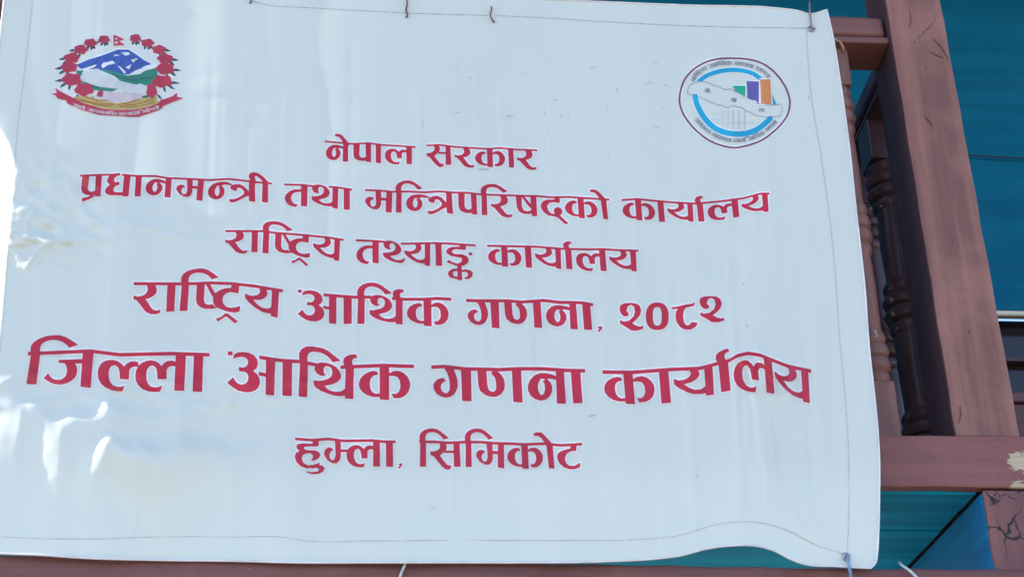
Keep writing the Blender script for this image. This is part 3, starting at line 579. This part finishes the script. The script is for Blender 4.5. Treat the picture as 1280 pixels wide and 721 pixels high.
names = ['top line of lettering reading the government name', 'long second line of lettering', 'third line of lettering', 'fourth line of lettering ending in a year', 'largest line of lettering', 'bottom line of lettering naming the place']
for li, D in enumerate(LINES):
    xs_ = [q[1] for q in D['g']]
    x0, x1 = min(xs_)-14, max(sg[1] for sg in D['segs'])+12
    if li == 3: x1 = 915
    y0 = min(q[1] for q in D['head'])-26; y1 = max(q[1] for q in D['base'])+26
    lay = Layer(x0, y0, x1, y1, .6)
    for sg in D['segs']: headline(lay, D['head'], sg[0], sg[1], D['th'])
    for g, x, k in D['g']: put(lay, g, x, D['em'], D['head'], D['base'], k)
    if li == 3:
        put(lay, '2', 774.4, 37.5, [(700, 377.7), (900, 378)], [(700, 412.5), (900, 412.5)], 1, .0)
        put(lay, '0', 807.2, 37.5, [(700, 377.5), (900, 377.5)], [(700, 411.8), (900, 411.8)], 1, .03)
        put(lay, '8', 839.4, 37.5, [(700, 377.5), (900, 377.5)], [(700, 411.5), (900, 411.5)], 1, .0)
        put(lay, '2', 874.6, 37.5, [(700, 369.3), (900, 369.3)], [(700, 402), (900, 402)], 1.03, .02)
    b = lay.mesh('letter_halo', m_white, .0008, banner, iso=1.95)  # bright sharpening halo round the letters, laid down as white print
    r = lay.mesh('lettering', m_red, .0014, banner)
    r['label'] = names[li]

# small lettering that follows a curve
def curve_text(layer, seq, path, h, fill=True):
    P = interp(path, 200); d = np.r_[0, np.cumsum(np.hypot(*np.diff(P, axis=0).T))]
    adv = {'i': .42, 'aa': .38, 'ii': .42, 'e': 0, 'reph': 0, ' ': .5, 'ra': .75, 'ga': 1.15, 'nna': 1.3, 'na': 1.12, 'ka': 1.5, 'ya': 1.18, 'shtra': 1.5, 'a': 1.35, 'tha': 1.18, 'ja': 1.45, 'ma': 1.28, 'nh': .9, 'ta': 1.08, 'tra': 1.2, 'pa': .9, 'la': 1.5, 'sa': 1.2, 'lh': 1.1, 'sha': 1, 'dh': 1, '2': .9, '0': .9, '8': .9, 'u': 0, 'thh': 1.05, 'rakar': 0}
    tot = sum(adv[c] for c in seq); em = min(h, d[-1]/tot*1.0) if not fill else d[-1]/tot
    pos = 0
    ws = None; segs = []
    for c in seq:
        if c == ' ':
            if ws is not None: segs.append((ws, pos-.08*em)); ws = None
            pos += adv[c]*em; continue
        if ws is None: ws = pos-.05*em
        gem, yt, yb, ax, gl, polys, holes = GL[c]
        def tr(Q):
            Q = np.array(Q, float); v = (Q[:, 1]-yt)/(yb-yt); u = (Q[:, 0]-ax)/gem*em
            if c in ('e', 'reph'): u = u-em*.35
            q = pos+u
            x = np.interp(q, d, P[:, 0]); y = np.interp(q, d, P[:, 1])
            tx = np.interp(q+.5, d, P[:, 0])-np.interp(q-.5, d, P[:, 0]); ty = np.interp(q+.5, d, P[:, 1])-np.interp(q-.5, d, P[:, 1])
            n = np.hypot(tx, ty)+1e-9
            return np.stack([x-ty/n*v*h, y+tx/n*v*h], 1)
        for i, p in enumerate(polys): layer.poly(tr(p), [tr(hh) for hh in holes.get(i, [])], 2)
        pos += adv[c]*em
    if ws is not None: segs.append((ws, pos))
    for a, b in segs:
        q = np.linspace(a, min(b, d[-1]), 30)
        layer.line(np.stack([np.interp(q, d, P[:, 0]), np.interp(q, d, P[:, 1])], 1), h*.13, 2)

# ---- national emblem, upper left (traced at 4 px per photo px)
emb = empty('printed_emblem', tuple(bo), None, None); emb.parent = banner; emb.location = (0, 0, 0)
emb['label'] = 'round printed crest of mountains, flag and red flowers above a red ribbon'
class Off:  # children of a child: keep vertices relative to the banner origin
    pass
def pm(layer, name, mat, off, parent, iso=0.0):
    o = layer.mesh(name, mat, off, None, iso)
    if o is None: return
    o.data.transform(Matrix.Translation(-Vector(banner.location))); o.parent = parent
    return o
q4 = lambda P: [(x/4., y/4.) for x, y in P]
def EL(): return Layer(58, 36, 234, 150, .3)
flowers = [(520, 196, 28, 19), (452, 213, 32, 20), (404, 246, 34, 22), (358, 288, 38, 24), (346, 334, 42, 26), (358, 394, 48, 30), (420, 446, 46, 32), (676, 190, 28, 20), (738, 213, 32, 20), (794, 246, 34, 22), (826, 292, 38, 24), (826, 342, 46, 28), (812, 405, 50, 30), (758, 452, 26, 36)]
def blob(cx, cy, rx, ry, seed):
    g = random.Random(seed); n = 22; o = []
    for k in range(n):
        a = 2*math.pi*k/n; q = 1+.10*math.sin(5*a+seed)+g.uniform(-.07, .07)
        o.append((cx+rx*q*math.cos(a), cy+ry*q*math.sin(a)))
    return o
leaf = EL()
for i, (cx, cy, rx, ry) in enumerate(flowers[:6]+flowers[7:13]):
    sd = -1 if cx < 600 else 1
    if cy < 230: angs = (80, 55, 115)
    else: angs = (90-sd*80, 90-sd*45, 90-sd*10)
    for a in angs:
        a = R(a); L0, L1 = .6*rx, 1.85*rx if cy > 230 else 1.4*rx
        x0, y0 = cx+L0*math.cos(a), cy+.8*ry*math.sin(a); x1, y1 = cx+L1*math.cos(a), cy+2.0*ry*math.sin(a)
        nx, ny = -(y1-y0), x1-x0; n = math.hypot(nx, ny)
        w = 7.5
        leaf.poly(q4([(x0, y0), ((x0+x1)/2+nx/n*w, (y0+y1)/2+ny/n*w), (x1, y1), ((x0+x1)/2-nx/n*w, (y0+y1)/2-ny/n*w)]))
for P in ([(385, 470), (372, 492), (388, 500), (402, 482)], [(780, 470), (795, 490), (812, 498), (800, 476)], [(712, 478), (745, 474), (740, 494), (712, 492)], [(455, 212), (500, 204), (498, 214)], [(700, 196), (712, 204), (704, 212)]): leaf.poly(q4(P))
mt = EL(); mt.poly(q4([(385, 322), (440, 298), (500, 280), (550, 262), (590, 247), (640, 247), (680, 270), (720, 300), (757, 320), (720, 330), (690, 352), (650, 372), (600, 368), (560, 356), (520, 352), (490, 342), (440, 345), (400, 342)]))
gr = EL()
gr.poly(q4([(490, 345), (560, 352), (640, 378), (700, 362), (780, 338), (795, 400), (765, 422), (730, 426), (700, 416), (680, 424), (640, 412), (600, 402), (570, 378)]))
gr.poly(q4([(382, 352), (418, 350), (402, 382), (384, 380)])); gr.poly(q4([(398, 400), (440, 414), (500, 434), (590, 444), (560, 456), (490, 452), (430, 440)]))
sn = EL()
for P in ([(505, 328), (518, 312), (545, 308), (562, 303), (577, 315), (555, 322), (540, 324), (516, 341)], [(606, 262), (640, 260), (655, 270), (628, 278)], [(655, 300), (668, 293), (690, 292), (668, 312)], [(588, 328), (600, 332), (632, 362), (620, 366)], [(628, 336), (658, 320), (645, 346)], [(405, 346), (484, 320), (474, 334), (420, 353)],
          [(636, 377), (680, 350), (740, 330), (796, 320), (772, 342), (735, 346), (700, 370)], [(575, 270), (600, 276), (570, 282)]): sn.poly(q4(P))
hill = EL()
for P in ([(395, 395), (420, 362), (452, 344), (490, 346), (540, 372), (580, 396), (640, 416), (735, 428), (735, 472), (640, 465), (585, 440), (500, 430), (440, 410)],): hill.poly(q4(P))
# white sky behind the peak, white sharpening halo
pk = EL(); pk.poly(q4([(460, 480), (520, 460), (560, 455), (640, 460), (715, 470), (705, 497), (560, 512), (500, 492)]))
ye = EL(); ye.poly(q4([(372, 482), (430, 478), (520, 503), (580, 515), (650, 505), (720, 488), (782, 480), (792, 516), (700, 542), (580, 547), (470, 532), (388, 506)]))
oc = EL()
for P in ([(385, 492), (450, 508), (520, 525), (575, 522)], [(420, 482), (470, 495), (540, 500)], [(455, 478), (500, 512), (560, 520)], [(590, 524), (640, 512), (700, 494)], [(600, 528), (690, 518), (770, 492)], [(610, 516), (660, 522), (740, 505)], [(400, 500), (480, 520), (560, 534)], [(600, 534), (690, 530), (775, 508)]): oc.line(interp(q4(P), 20), .9)
rb = EL(); rb.poly(q4([(275, 438), (310, 460), (340, 475), (375, 492), (420, 516), (500, 540), (580, 550), (680, 547), (740, 535), (790, 516), (802, 500), (860, 481), (886, 461), (884, 483), (916, 488), (880, 502), (820, 526), (798, 546), (740, 567), (690, 583), (640, 581), (500, 573), (420, 551), (336, 516), (330, 500), (286, 490), (278, 475), (256, 468), (284, 462)]))
fl = EL(); pt = EL(); sh = EL()
for i, f in enumerate(flowers):
    fl.poly(q4(blob(*f, i)))
    for k in range(5):
        a = 2*math.pi*(k+.3*(i % 3))/5
        pt.line(q4([(f[0]+.22*f[2]*math.cos(a), f[1]+.22*f[3]*math.sin(a)), (f[0]+.78*f[2]*math.cos(a+.25), f[1]+.78*f[3]*math.sin(a+.25))]), .55, 2)
for P in ([(590, 250), (575, 285), (560, 300)], [(640, 250), (660, 285), (690, 320)], [(500, 285), (480, 310), (450, 330)], [(610, 290), (600, 320), (620, 345)], [(540, 275), (525, 300)], [(690, 300), (712, 322)], [(560, 330), (545, 348)], [(660, 330), (668, 352)]): sh.line(q4(P), .9, 2)
for P in ([(600, 385), (640, 396), (690, 400)], [(700, 392), (760, 385)], [(560, 366), (600, 386)], [(430, 418), (500, 442)]): sh.line(q4(P), .8, 2)
fl.poly(q4([(484, 478), (488, 460), (504, 448), (516, 458), (510, 482)]))
fl.poly(q4([(567, 171), (624, 196), (592, 201), (624, 224), (567, 226)]), [q4(ell(581, 192, 7, 6, 10, 2)), q4(ell(581, 211, 8, 8, 10, 2))])
emt = EL()
curve_text(emt, ['ja', 'na', 'na', 'ii', ' ', 'ja', 'nh', 'ma', 'ga', 'ma', 'i', 'sha', 'ta', ' ', 'sa', 'lh', 'ga', 'aa', 'reph', 'dh', 'pa', 'i', ' ', 'ga', 'ra', 'ii', 'ya', 'sa', 'ii'], q4([(362, 513), (430, 536), (500, 552), (580, 560), (650, 560), (720, 549), (795, 528)]), 3.6)
halo = EL()
halo.d = np.minimum.reduce([l.d for l in (leaf, mt, gr, sn, hill, pk, ye, rb, fl)])
pm(halo, 'crest_halo', m_white, .0004, emb, 1.6)  # sharpening halo round the crest, painted as a white rim
for lo_, hi_ in ((0, 147.5), (147.5, 400)):
    lf = EL(); lf.d = np.where((lf.x >= lo_) & (lf.x < hi_), leaf.d, 50.0); pm(lf, 'leaf_print', m_leaf, .0007, emb)
pm(pk, 'plain_print', m_pink, .0007, emb)
pm(mt, 'mountain_print', m_eblue, .0008, emb); pm(gr, 'hill_print', m_egreen, .0010, emb); pm(hill, 'pale_hill_print', m_pale, .0012, emb); pm(sn, 'snow_print', m_white, .0012, emb)
pm(ye, 'field_print', m_yellow, .0014, emb); pm(oc, 'furrow_print', m_brownp, .0016, emb); pm(rb, 'ribbon_print', m_ered, .0018, emb)
pm(fl, 'flower_print', m_ered, .0020, emb); pm(pt, 'petal_print', m_purple, .00215, emb)['kind'] = 'stuff'; pm(sh, 'ridge_print', m_leaf, .00135, emb)['kind'] = 'stuff'; pm(emt, 'motto_print', m_pink, .0021, emb)

# ---- round census logo, upper right
lg = empty('printed_logo', (0, 0, 0), None, None); lg.parent = banner
lg['label'] = 'round printed logo with plum ring, cyan arcs, map outline and coloured bars'
def ql(P): return [(x/4.242+800, y/4.242+40) for x, y in P]
def LL(c=.3): return Layer(842, 64, 994, 192, c)
ringp = interp(ql([(480, 138), (560, 142), (640, 162), (700, 200), (745, 250), (780, 310), (795, 375), (785, 430), (755, 480), (705, 530), (640, 575), (570, 600), (500, 612), (440, 602), (380, 580), (320, 540), (265, 485), (228, 430), (210, 370), (215, 310), (235, 255), (275, 205), (335, 165), (405, 143), (480, 138)]), 140)
ring = LL(.4).line(ringp, 2.2); pm(ring, 'ring_margin', m_white, .0004, lg, 1.6); pm(ring, 'ring_print', m_purple, .0008, lg)
arc = LL(.4).line(interp(ql([(306, 266), (345, 236), (400, 213), (450, 203), (500, 200), (550, 205), (600, 220), (640, 246)]), 50), 5.4)
arc.line(interp(ql([(292, 338), (300, 375), (320, 420), (355, 470), (400, 510), (460, 533), (520, 540), (580, 532), (630, 510), (665, 482), (690, 458)]), 60), 6.9)
arc.poly(ql([(697, 315), (724, 384), (700, 384)]))
arc.cut(ql([(240, 262), (300, 258), (330, 266), (330, 320), (270, 330), (240, 330)]))
pm(arc, 'arc_margin', m_white, .0005, lg, 1.3); pm(arc, 'arc_print', m_cyan, .0009, lg)
mapp = ql([(250, 312), (262, 283), (290, 268), (312, 262), (345, 262), (372, 270), (398, 284), (420, 288), (440, 300), (462, 305), (480, 300), (500, 312), (528, 322), (545, 340), (562, 345), (598, 362), (612, 380), (640, 378), (690, 384), (748, 382), (756, 408), (752, 430), (738, 446), (700, 446), (672, 450), (640, 444), (612, 440), (590, 425), (562, 418), (545, 402), (520, 396), (492, 388), (462, 400), (440, 388), (410, 384), (370, 366), (330, 350), (300, 335), (268, 330), (250, 322), (250, 312)])
g_ = LL().poly(ql([(492, 283), (560, 285), (558, 340), (525, 326), (502, 306)])); v_ = LL().poly(ql([(565, 258), (630, 262), (630, 384), (612, 362), (570, 352)])); o_ = LL().poly(ql([(637, 250), (692, 250), (697, 384), (642, 376)]))
pm(LL().poly(ql([(486, 277), (562, 278), (560, 252), (634, 254), (634, 243), (696, 244), (704, 388), (600, 388), (560, 352), (520, 332)])), 'bar_margin', m_white, .0010, lg)
pm(g_, 'bar_print', m_green, .0012, lg); pm(v_, 'bar_print', m_violet, .0012, lg); pm(o_, 'bar_print', m_orange, .0012, lg)
pm(LL().line(mapp, .55), 'map_print', m_grey, .0014, lg)
bld = LL()
for a, b in ((450, 640), (478, 640), (505, 640), (535, 640), (565, 640)): bld.line(ql([(a-10, 418), (a-10, 510)]), 1.6)
bld.line(ql([(380, 430), (440, 432)]), .8); bld.line(ql([(378, 462), (440, 464)]), .8); bld.line(ql([(395, 480), (600, 482)]), .8)
pm(bld, 'building_print', m_lgrey, .0006, lg)
lt_ = LL(.25)
lt2_ = LL(.25)
curve_text(lt_, ['ra', 'aa', 'i', 'shtra', 'ya', ' ', 'a', 'aa', 'i', 'tha', 'reph', 'ka', ' ', 'ga', 'nna', 'na', 'aa', ' ', '2', '0', '8', '2'], ql([(268, 256), (302, 211), (353, 179), (430, 158), (520, 158), (602, 174), (655, 199), (695, 236)]), 4.2)
Pb = ql([(296, 460), (340, 508), (400, 548), (470, 572), (540, 574), (610, 556), (670, 522), (722, 474)])
# letters along the lower rim, reading left to right, stand inside the ring
Pb2 = [(x+(920-x)*.02, y-2.4) for x, y in Pb]
pm(lt_, 'small_lettering', m_grey, .0016, lg); lt_ = LL(.25)
curve_text(lt_, ['a', 'tha', 'reph', 'ta', 'nh', 'tra', ' ', 'ma', 'aa', 'pa', 'na', 'ka', 'aa', ' ', 'la', 'aa', 'ga', 'i', ' ', 'a', 'aa', 'i', 'tha', 'reph', 'ka', ' ', 'ga', 'nna', 'na', 'aa'], Pb2, 4.2)
pm(lt_, 'small_lettering', m_grey, .0016, lg); lt_ = lt2_
for sq, x, y in ((['na', 'e'], 345, 300), (['pa', 'aa'], 486, 348), (['la'], 632, 402)):
    lt_ = LL(.25); curve_text(lt_, sq, ql([(x, y), (x+14, y+2), (x+28, y+4)]), 4.2)
    pm(lt_, 'small_lettering', m_grey, .0016, lg)

# grommets
def grommet(px, py):
    c = Vector(W1(px, py, -float(surf_h([px], [py])[0])-.0012)); bm = bmesh.new()
    pts = [c+Vector((math.cos(a)*.006, 0, math.sin(a)*.006)) for a in np.linspace(0, 2*math.pi, 21)]
    tube(bm, pts, .0019, 6, False); return bm_link('grommet', bm, m_metal, banner, True)
grommet(1058, 695); grommet(1014, 36)

# ------------------------------------------------------------------ timber front of the balcony
YP = .030                               # front face of the post
pl = W1(1193, 543, YP)[0]; pr = W1(1277, 546, YP)[0]; zb = W1(1235, 544, .015)[2]
pl = (pl+W1(1107.5, 0, YP)[0])/2; pr = (pr+W1(1176, 0, YP)[0])/2
ZTOP = W1(1140, -330, YP)[2]
bm = bmesh.new(); rough_beam(bm, (pl, YP, zb+.001), (pr, YP+.125, ZTOP), .006, 40, .0007, 3, 2)
po_ = tag(bm_link('timber_post', bm, m_post, None, False), 'thick square brown balcony post with worn paint, right of the banner', 'post')
po_.data.materials.append(m_post_shade)
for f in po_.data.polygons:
    if f.normal.x < -.8 or f.normal.y > .8: f.material_index = 1  # left and back faces take the painted-in shade
# weather cracks in the post
b = bmesh.new()
for P_ in ([(1170, 22), (1162, 34), (1153, 41)], [(1166, 48), (1176, 58), (1181, 66), (1186, 75)], [(1163, 64), (1170, 69), (1179, 72)], [(1155, 41), (1148, 47)], [(1136, 10), (1139, 22), (1137, 34)], [(1155, 144), (1160, 150), (1166, 157)], [(1190, 297), (1191, 302)], [(1211, 412), (1212, 416)], [(1240, 428), (1241, 431)], [(1200, 506), (1201, 518), (1199, 528)], [(1143, 51), (1144, 54)], [(1157, 82), (1158, 88)]):
    pts = [W1(x, y, YP-.0006) for x, y in P_]
    tube(b, pts, [.0009 if 0 < i < len(pts)-1 else .0005 for i in range(len(pts))], 6)
o_c = bm_link('crack', b, m_dark); o_c.parent = po_; o_c['kind'] = 'stuff'
# left post
wpost = pr-pl
lx = W1(-14, 20, YP)[0]
bm = bmesh.new(); rough_beam(bm, (lx-wpost, YP, zb+.001), (lx+.018, YP+.125, ZTOP), .006, 30, .0007, 4, 2)
tag(bm_link('timber_post', bm, m_post, None, False), 'brown balcony post just showing past the left edge of the banner', 'post')

# floor beam
zbb = W1(1190, 607.5, .015)[2]
XL, XR = -2.1, 2.6
bm = bmesh.new(); rough_beam(bm, (XL, .015, zbb), (XR, .040, zb), .003, 70, .0006, 5, 0)
tag(bm_link('floor_beam', bm, m_beam), 'long brown floor beam under the post with a peeled pale patch at right', 'beam')
# lower beam
zl = W1(1150, 709.5, .005)[2]
bm = bmesh.new(); rough_beam(bm, (XL, .005, zl-.16), (XR, .150, zl), .004, 70, .0009, 6, 0)
tag(bm_link('floor_beam', bm, m_beam2), 'lowest brown beam running along under the hem of the banner', 'beam')
for v in bpy.data.objects['floor_beam.001'].data.vertices: v.co.z += max(0, .7-v.co.x)*.0055   # the lowest beam is not quite level
# joists: the one in view and its neighbours along the front
jx = W1(1226, 614, .022)[0]
def joist(x, label):
    e = empty('floor_joist', (x, .022, zl), label, 'joist')
    b = bmesh.new(); box(b, (x, .026, zl+.001), (x+.115, 1.2, zbb-.006), .004, 2); bm_link('shaft', b, m_tealj, e)
    b = bmesh.new(); rough_beam(b, (x+.002, .018, zl+.001), (x+.117, .0255, zbb-.004), .002, 8, .0006, 9, 2); bm_link('end_face', b, m_joist, e)
joist(jx, 'joist end with cracked brown paint and a blue side, below the peeled beam')
# soffit boards, laid along the front; the edges fall where the photo shows the gaps
zs = zbb-.003
sof = empty('balcony_soffit', (0, .16, zs), 'teal painted boards under the balcony floor, with dark gaps between them', 'soffit')
def y_of(py):
    a, c_ = .03, 1.5
    for _ in range(50):
        m_ = (a+c_)/2
        if W1(1140, py, m_)[2] > zs: c_ = m_
        else: a = m_
    return a
edges = [.0405, y_of(636), y_of(663.5), y_of(691), y_of(691)+.15, y_of(691)+.30, y_of(691)+.45, y_of(691)+.6]
for k in range(len(edges)-1):
    gap = (.0015, .005, .001, .004, .004, .004, .004)[k]
    for xa, xb_ in ((XL, jx-.0012), (jx+.12, XR)):
        b = bmesh.new()
        box(b, (xa, edges[k], zs+(.0012 if k % 2 else 0)), (xb_, edges[k+1]-gap, zs+.018), .0012)
        bm_link('board', b, m_teal, sof)
b = bmesh.new(); box(b, (XL, .041, zs+.022), (XR, 1.148, zs+.034)); bm_link('subfloor', b, m_dark, sof)

# handrail between the posts
rl = empty('balcony_railing', (0, .06, zb), 'brown wooden balcony railing with turned balusters behind the banner', 'railing')
YR = .045
zr_b = W1(1085, 92, YR+.095)[2]; zr_m = W1(1085, 43.5, YR)[2]; zr_t = W1(1085, 19.5, YR+.004)[2]; zr_c = W1(1085, 53, YR)[2]
b = bmesh.new(); box(b, (lx, YR, zr_c), (pl, YR+.095, zr_m-.004), .002); bm_link('bottom_board', b, m_rail, rl)
b = bmesh.new(); rough_beam(b, (lx, YR+.004, zr_m+.002), (pl-.002, YR+.088, zr_t), .010, 30, .0005, 8, 0); bm_link('handrail', b, m_rail, rl, True)
b = bmesh.new(); box(b, (lx, YR+.012, zr_m-.005), (pl, YR+.08, zr_m+.004)); bm_link('shadow_gap', b, m_dark, rl)

def baluster_profile(z0, z1, r):
    """turned baluster between its square blocks: three groups of rings with plain shafts between"""
    grp = [(0, .84), (.06, .98), (.12, 1.02), (.18, .98), (.22, .86), (.27, 1.08), (.36, 1.19), (.45, 1.10), (.49, .92), (.53, 1.10), (.62, 1.20), (.71, 1.10), (.75, .90), (.80, 1.02), (.88, 1.08), (.95, 1.0), (1, .86)]
    a0, a1, b0, b1, c0, c1 = 0.0, .163, .408, .584, .828, 1.0
    pr_ = [(a0+(a1-a0)*q, k) for q, k in grp]
    pr_ += [(a1+(b0-a1)*q, k) for q, k in ((.06, .84), (.3, .87), (.6, .90), (.85, .87), (.93, .84))]
    pr_ += [(b0+(b1-b0)*q, k) for q, k in grp]
    pr_ += [(b1+(c0-b1)*q, k) for q, k in ((.06, .84), (.2, .86), (.5, .90), (.85, .86), (.93, .83))]
    pr_ += [(c0+(c1-c0)*q, k) for q, k in grp]
    H = z1-z0
    return [(z0+H*a, r*q) for a, q in pr_]
# measured heights of the turned rings of the front baluster
def baluster(parent, px, py, Y, mat, r=.027, zt=None, name='baluster', zb=zb):
    c = W1(px, py, Y)
    zt = zt or zr_c
    zlo = zb+.002
    HH = zr_c-zb; blk0 = zb+.145*HH; blk1 = zb+.90*HH
    b = bmesh.new()
    lathe(b, baluster_profile(blk0, blk1, r), (c[0], Y))
    box(b, (c[0]-r*1.0, Y-r*1.0, zlo), (c[0]+r*1.0, Y+r*1.0, blk0+.001), .002)
    box(b, (c[0]-r*1.0, Y-r*1.0, blk1-.002), (c[0]+r*1.0, Y+r*1.0, zt+.002), .002)
    o = bm_link(name, b, mat, parent, True)
    o.data.set_sharp_from_angle(angle=R(30)) if hasattr(o.data, 'set_sharp_from_angle') else None
    return o
baluster(rl, 1102, 520, YR+.047, m_bal, .0245)
for k in range(1, 8):
    baluster(rl, 1102-108*k, 520-2.0*k, YR+.047, m_bal, .0245)
# side railing that runs back from the post
YD = .36
xd = W1(1146, 500, YD)[0]
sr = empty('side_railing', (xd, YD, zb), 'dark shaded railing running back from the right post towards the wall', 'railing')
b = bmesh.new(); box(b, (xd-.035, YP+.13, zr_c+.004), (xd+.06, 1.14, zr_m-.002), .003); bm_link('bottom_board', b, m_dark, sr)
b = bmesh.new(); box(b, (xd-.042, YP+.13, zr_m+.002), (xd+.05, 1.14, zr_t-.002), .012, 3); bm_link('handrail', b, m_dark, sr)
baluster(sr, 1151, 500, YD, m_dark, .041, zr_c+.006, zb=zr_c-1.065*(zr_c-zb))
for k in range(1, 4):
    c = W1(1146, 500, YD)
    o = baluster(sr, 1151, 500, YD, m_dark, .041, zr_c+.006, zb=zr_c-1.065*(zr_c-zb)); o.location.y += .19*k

# ------------------------------------------------------------------ house behind the balcony
YW = 1.15
hw = empty('house_wall', (0, YW, zb), 'deep blue painted wall of the house behind the balcony', 'wall')
zc = W1(1260, 388, YW)[2]; zc2 = W1(1260, 394.5, YW)[2]
wx0 = W1(1225, 420, YW)[0]
b = bmesh.new(); z = zc
k = 0
while z < zb+2.3:
    hgt = 1.25
    box(b, (-3.2, YW, z+.002), (3.6, YW+.04, min(z+hgt, zb+2.3)-.001), .002); z += hgt; k += 1
bm_link('upper_panel', b, m_wall, hw)
b = bmesh.new(); box(b, (-3.2, YW+.002, zb-.02), (wx0-.05, YW+.042, zc)); box(b, (wx0+1.1, YW+.002, zb-.02), (3.6, YW+.042, zc)); bm_link('lower_panel', b, m_wall, hw)
wn = empty('low_window', (wx0, YW, zb), 'dark window below a cream rail, seen right of the post', 'window')
b = bmesh.new(); box(b, (wx0-.1, YW-.006, zc2), (wx0+1.15, YW+.02, zc-.001), .003); bm_link('cream_rail', b, m_cream, wn)
b = bmesh.new(); box(b, (wx0-.05, YW+.06, zb-.02), (wx0+1.1, YW+.066, zc)); bm_link('pane', b, m_glass, wn)
b = bmesh.new()
for q in (.12, .27): box(b, (wx0-.05, YW+.03, zc2-q), (wx0+1.1, YW+.055, zc2-q+.012))
bm_link('glazing_bar', b, m_dark, wn)
zq = W1(1272, 491, YW)[2]
b = bmesh.new(); box(b, (wx0-.05, YW+.0, zb-.02), (wx0+1.1, YW+.03, zq-.03), .003); box(b, (wx0-.05, YW-.01, zq-.028), (wx0+1.1, YW+.028, zq), .003); bm_link('sill_board', b, m_winbr, wn)
# cable on the wall
b = bmesh.new(); pts = [W1(x, yy, YW-.012) for x, yy in ((1150, 190), (1205, 192.5), (1240, 195.5), (1280, 197.5), (1330, 198))]
tube(b, pts, .0025, 6); tag(bm_link('cable', b, m_cable, None, True), 'thin dark cable stretched across the blue wall', 'cable')
b = bmesh.new(); box(b, (-1.75, .035, zb-.02), (-1.70, 1.14, zb+2.3)); tag(bm_link('sun_block_wall', b, m_wall), 'unseen board wall added at the left end of the balcony to block the sun', 'wall')  # added out of view, keeps sun off the banner's back and the post's side
# roof over the balcony, floor boards, ground storey
m_roof = paint_mat("brown_roof_boards", (.12, .07, .06), 'x', rough=.7)
b = bmesh.new()
for k in range(14):
    y0 = -.35+k*.19
    box(b, (-3.4, y0, zb+2.32-.02*k*0), (3.8, y0+.186, zb+2.35))
tag(bm_link('roof', b, m_roof), 'board roof over the balcony, above the picture', 'roof')
m_stone = paint_mat("whitewashed_stone", (.55, .53, .48), 'x', (.45, .42, .37), .8, bump=.4)
b = bmesh.new(); box(b, (-3.2, .9, 0), (3.6, 1.35, zl-.02)); tag(bm_link('lower_wall', b, m_stone), 'whitewashed ground floor wall set back under the balcony', 'wall')

# ground: packed earth
m_gnd, t_, N, L, P = new_mat("packed_earth")
p = coords(N, L)
c = mixc(N, L, ramp(N, L, noise(N, L, p, 1.3, 8, .6), .35, .7), (.24, .19, .14, 1), (.36, .30, .23, 1))
L.new(c, P.inputs['Base Color']); P.inputs['Roughness'].default_value = .95
b = bmesh.new(); bmesh.ops.create_grid(b, x_segments=40, y_segments=40, size=150)
tag(bm_link('ground', b, m_gnd), kind='structure')

# ------------------------------------------------------------------ ties, wires and strings
def string(name, pts, r, mat, label, cat, group=None):
    b = bmesh.new(); tube(b, pts, r, 7); return tag(bm_link(name, b, mat, None, True), label, cat, group)
def sv(px, py, off=.004): return SW([px], [py], off)[0]
g = 'wire ties through the top hem'
string('wire_tie', [sv(509, -12, .003), sv(508.5, -2, .004), sv(509, 5, .006), sv(507.5, 13, .006), sv(509.5, 18, .005), sv(508, 22, .001)], .0017, m_rust, 'rusty wire tie at the top hem, left of the middle', 'wire', g)
string('wire_tie', [sv(614, 8.5, .001), sv(614.5, 10.5, .005), sv(613, 17, .006), sv(613.5, 22, .006), sv(616, 25, .004), sv(618, 28, .001)], .0015, m_rust, 'short rusty wire tie at the top hem, fully below the edge', 'wire', g)
string('wire_tie', [sv(313, -6, .003), sv(313, -1, .005), sv(314, 2, .004), sv(312, 4, .001)], .0016, m_rust, 'tip of a rusty wire tie at the top edge, nearest the crest', 'wire', g)
string('wire_tie', [W1(1012, 2, .05), sv(1012, 14, .005), sv(1013, 20, .006), sv(1014, 30, .006), sv(1015, 35.5, .004), sv(1019, 35.5, .003), sv(1016, 37, .002)], .0019, m_wire, 'grey twisted wire through the grommet at the top right corner', 'wire', g)
string('string', [sv(1057.5, 694.5, .004), sv(1059.5, 698, .008), sv(1061, 706, .008), W1(1063, 715, -.02), W1(1065, 735, -.01)], .0027, m_bluestr, 'blue string tied through the grommet at the bottom right corner', 'string')
string('string', [W1(1124, 702, .03), W1(1128, 706, -.003), W1(1137, 712, -.006), W1(1150, 724, -.006), W1(1165, 745, -.005)], .0024, m_palestr, 'pale string end hanging over the lowest beam beside the banner', 'string')
string('string', [sv(508, 698, -.01), W1(506, 705, -.006), W1(502, 714, -.006), W1(498, 726, -.005), W1(494, 745, -.003)], .0021, m_palestr, 'pale string hanging below the hem across the lowest beam, left of the middle', 'string')
string('cord', [W1(1036, 47, .035), W1(1045, 49.5, .03), W1(1051, 53.5, .028), W1(1054, 60, .03), W1(1053, 66, .05)], .0022, m_tan, 'tan cord looped round a baluster under the handrail', 'cord')
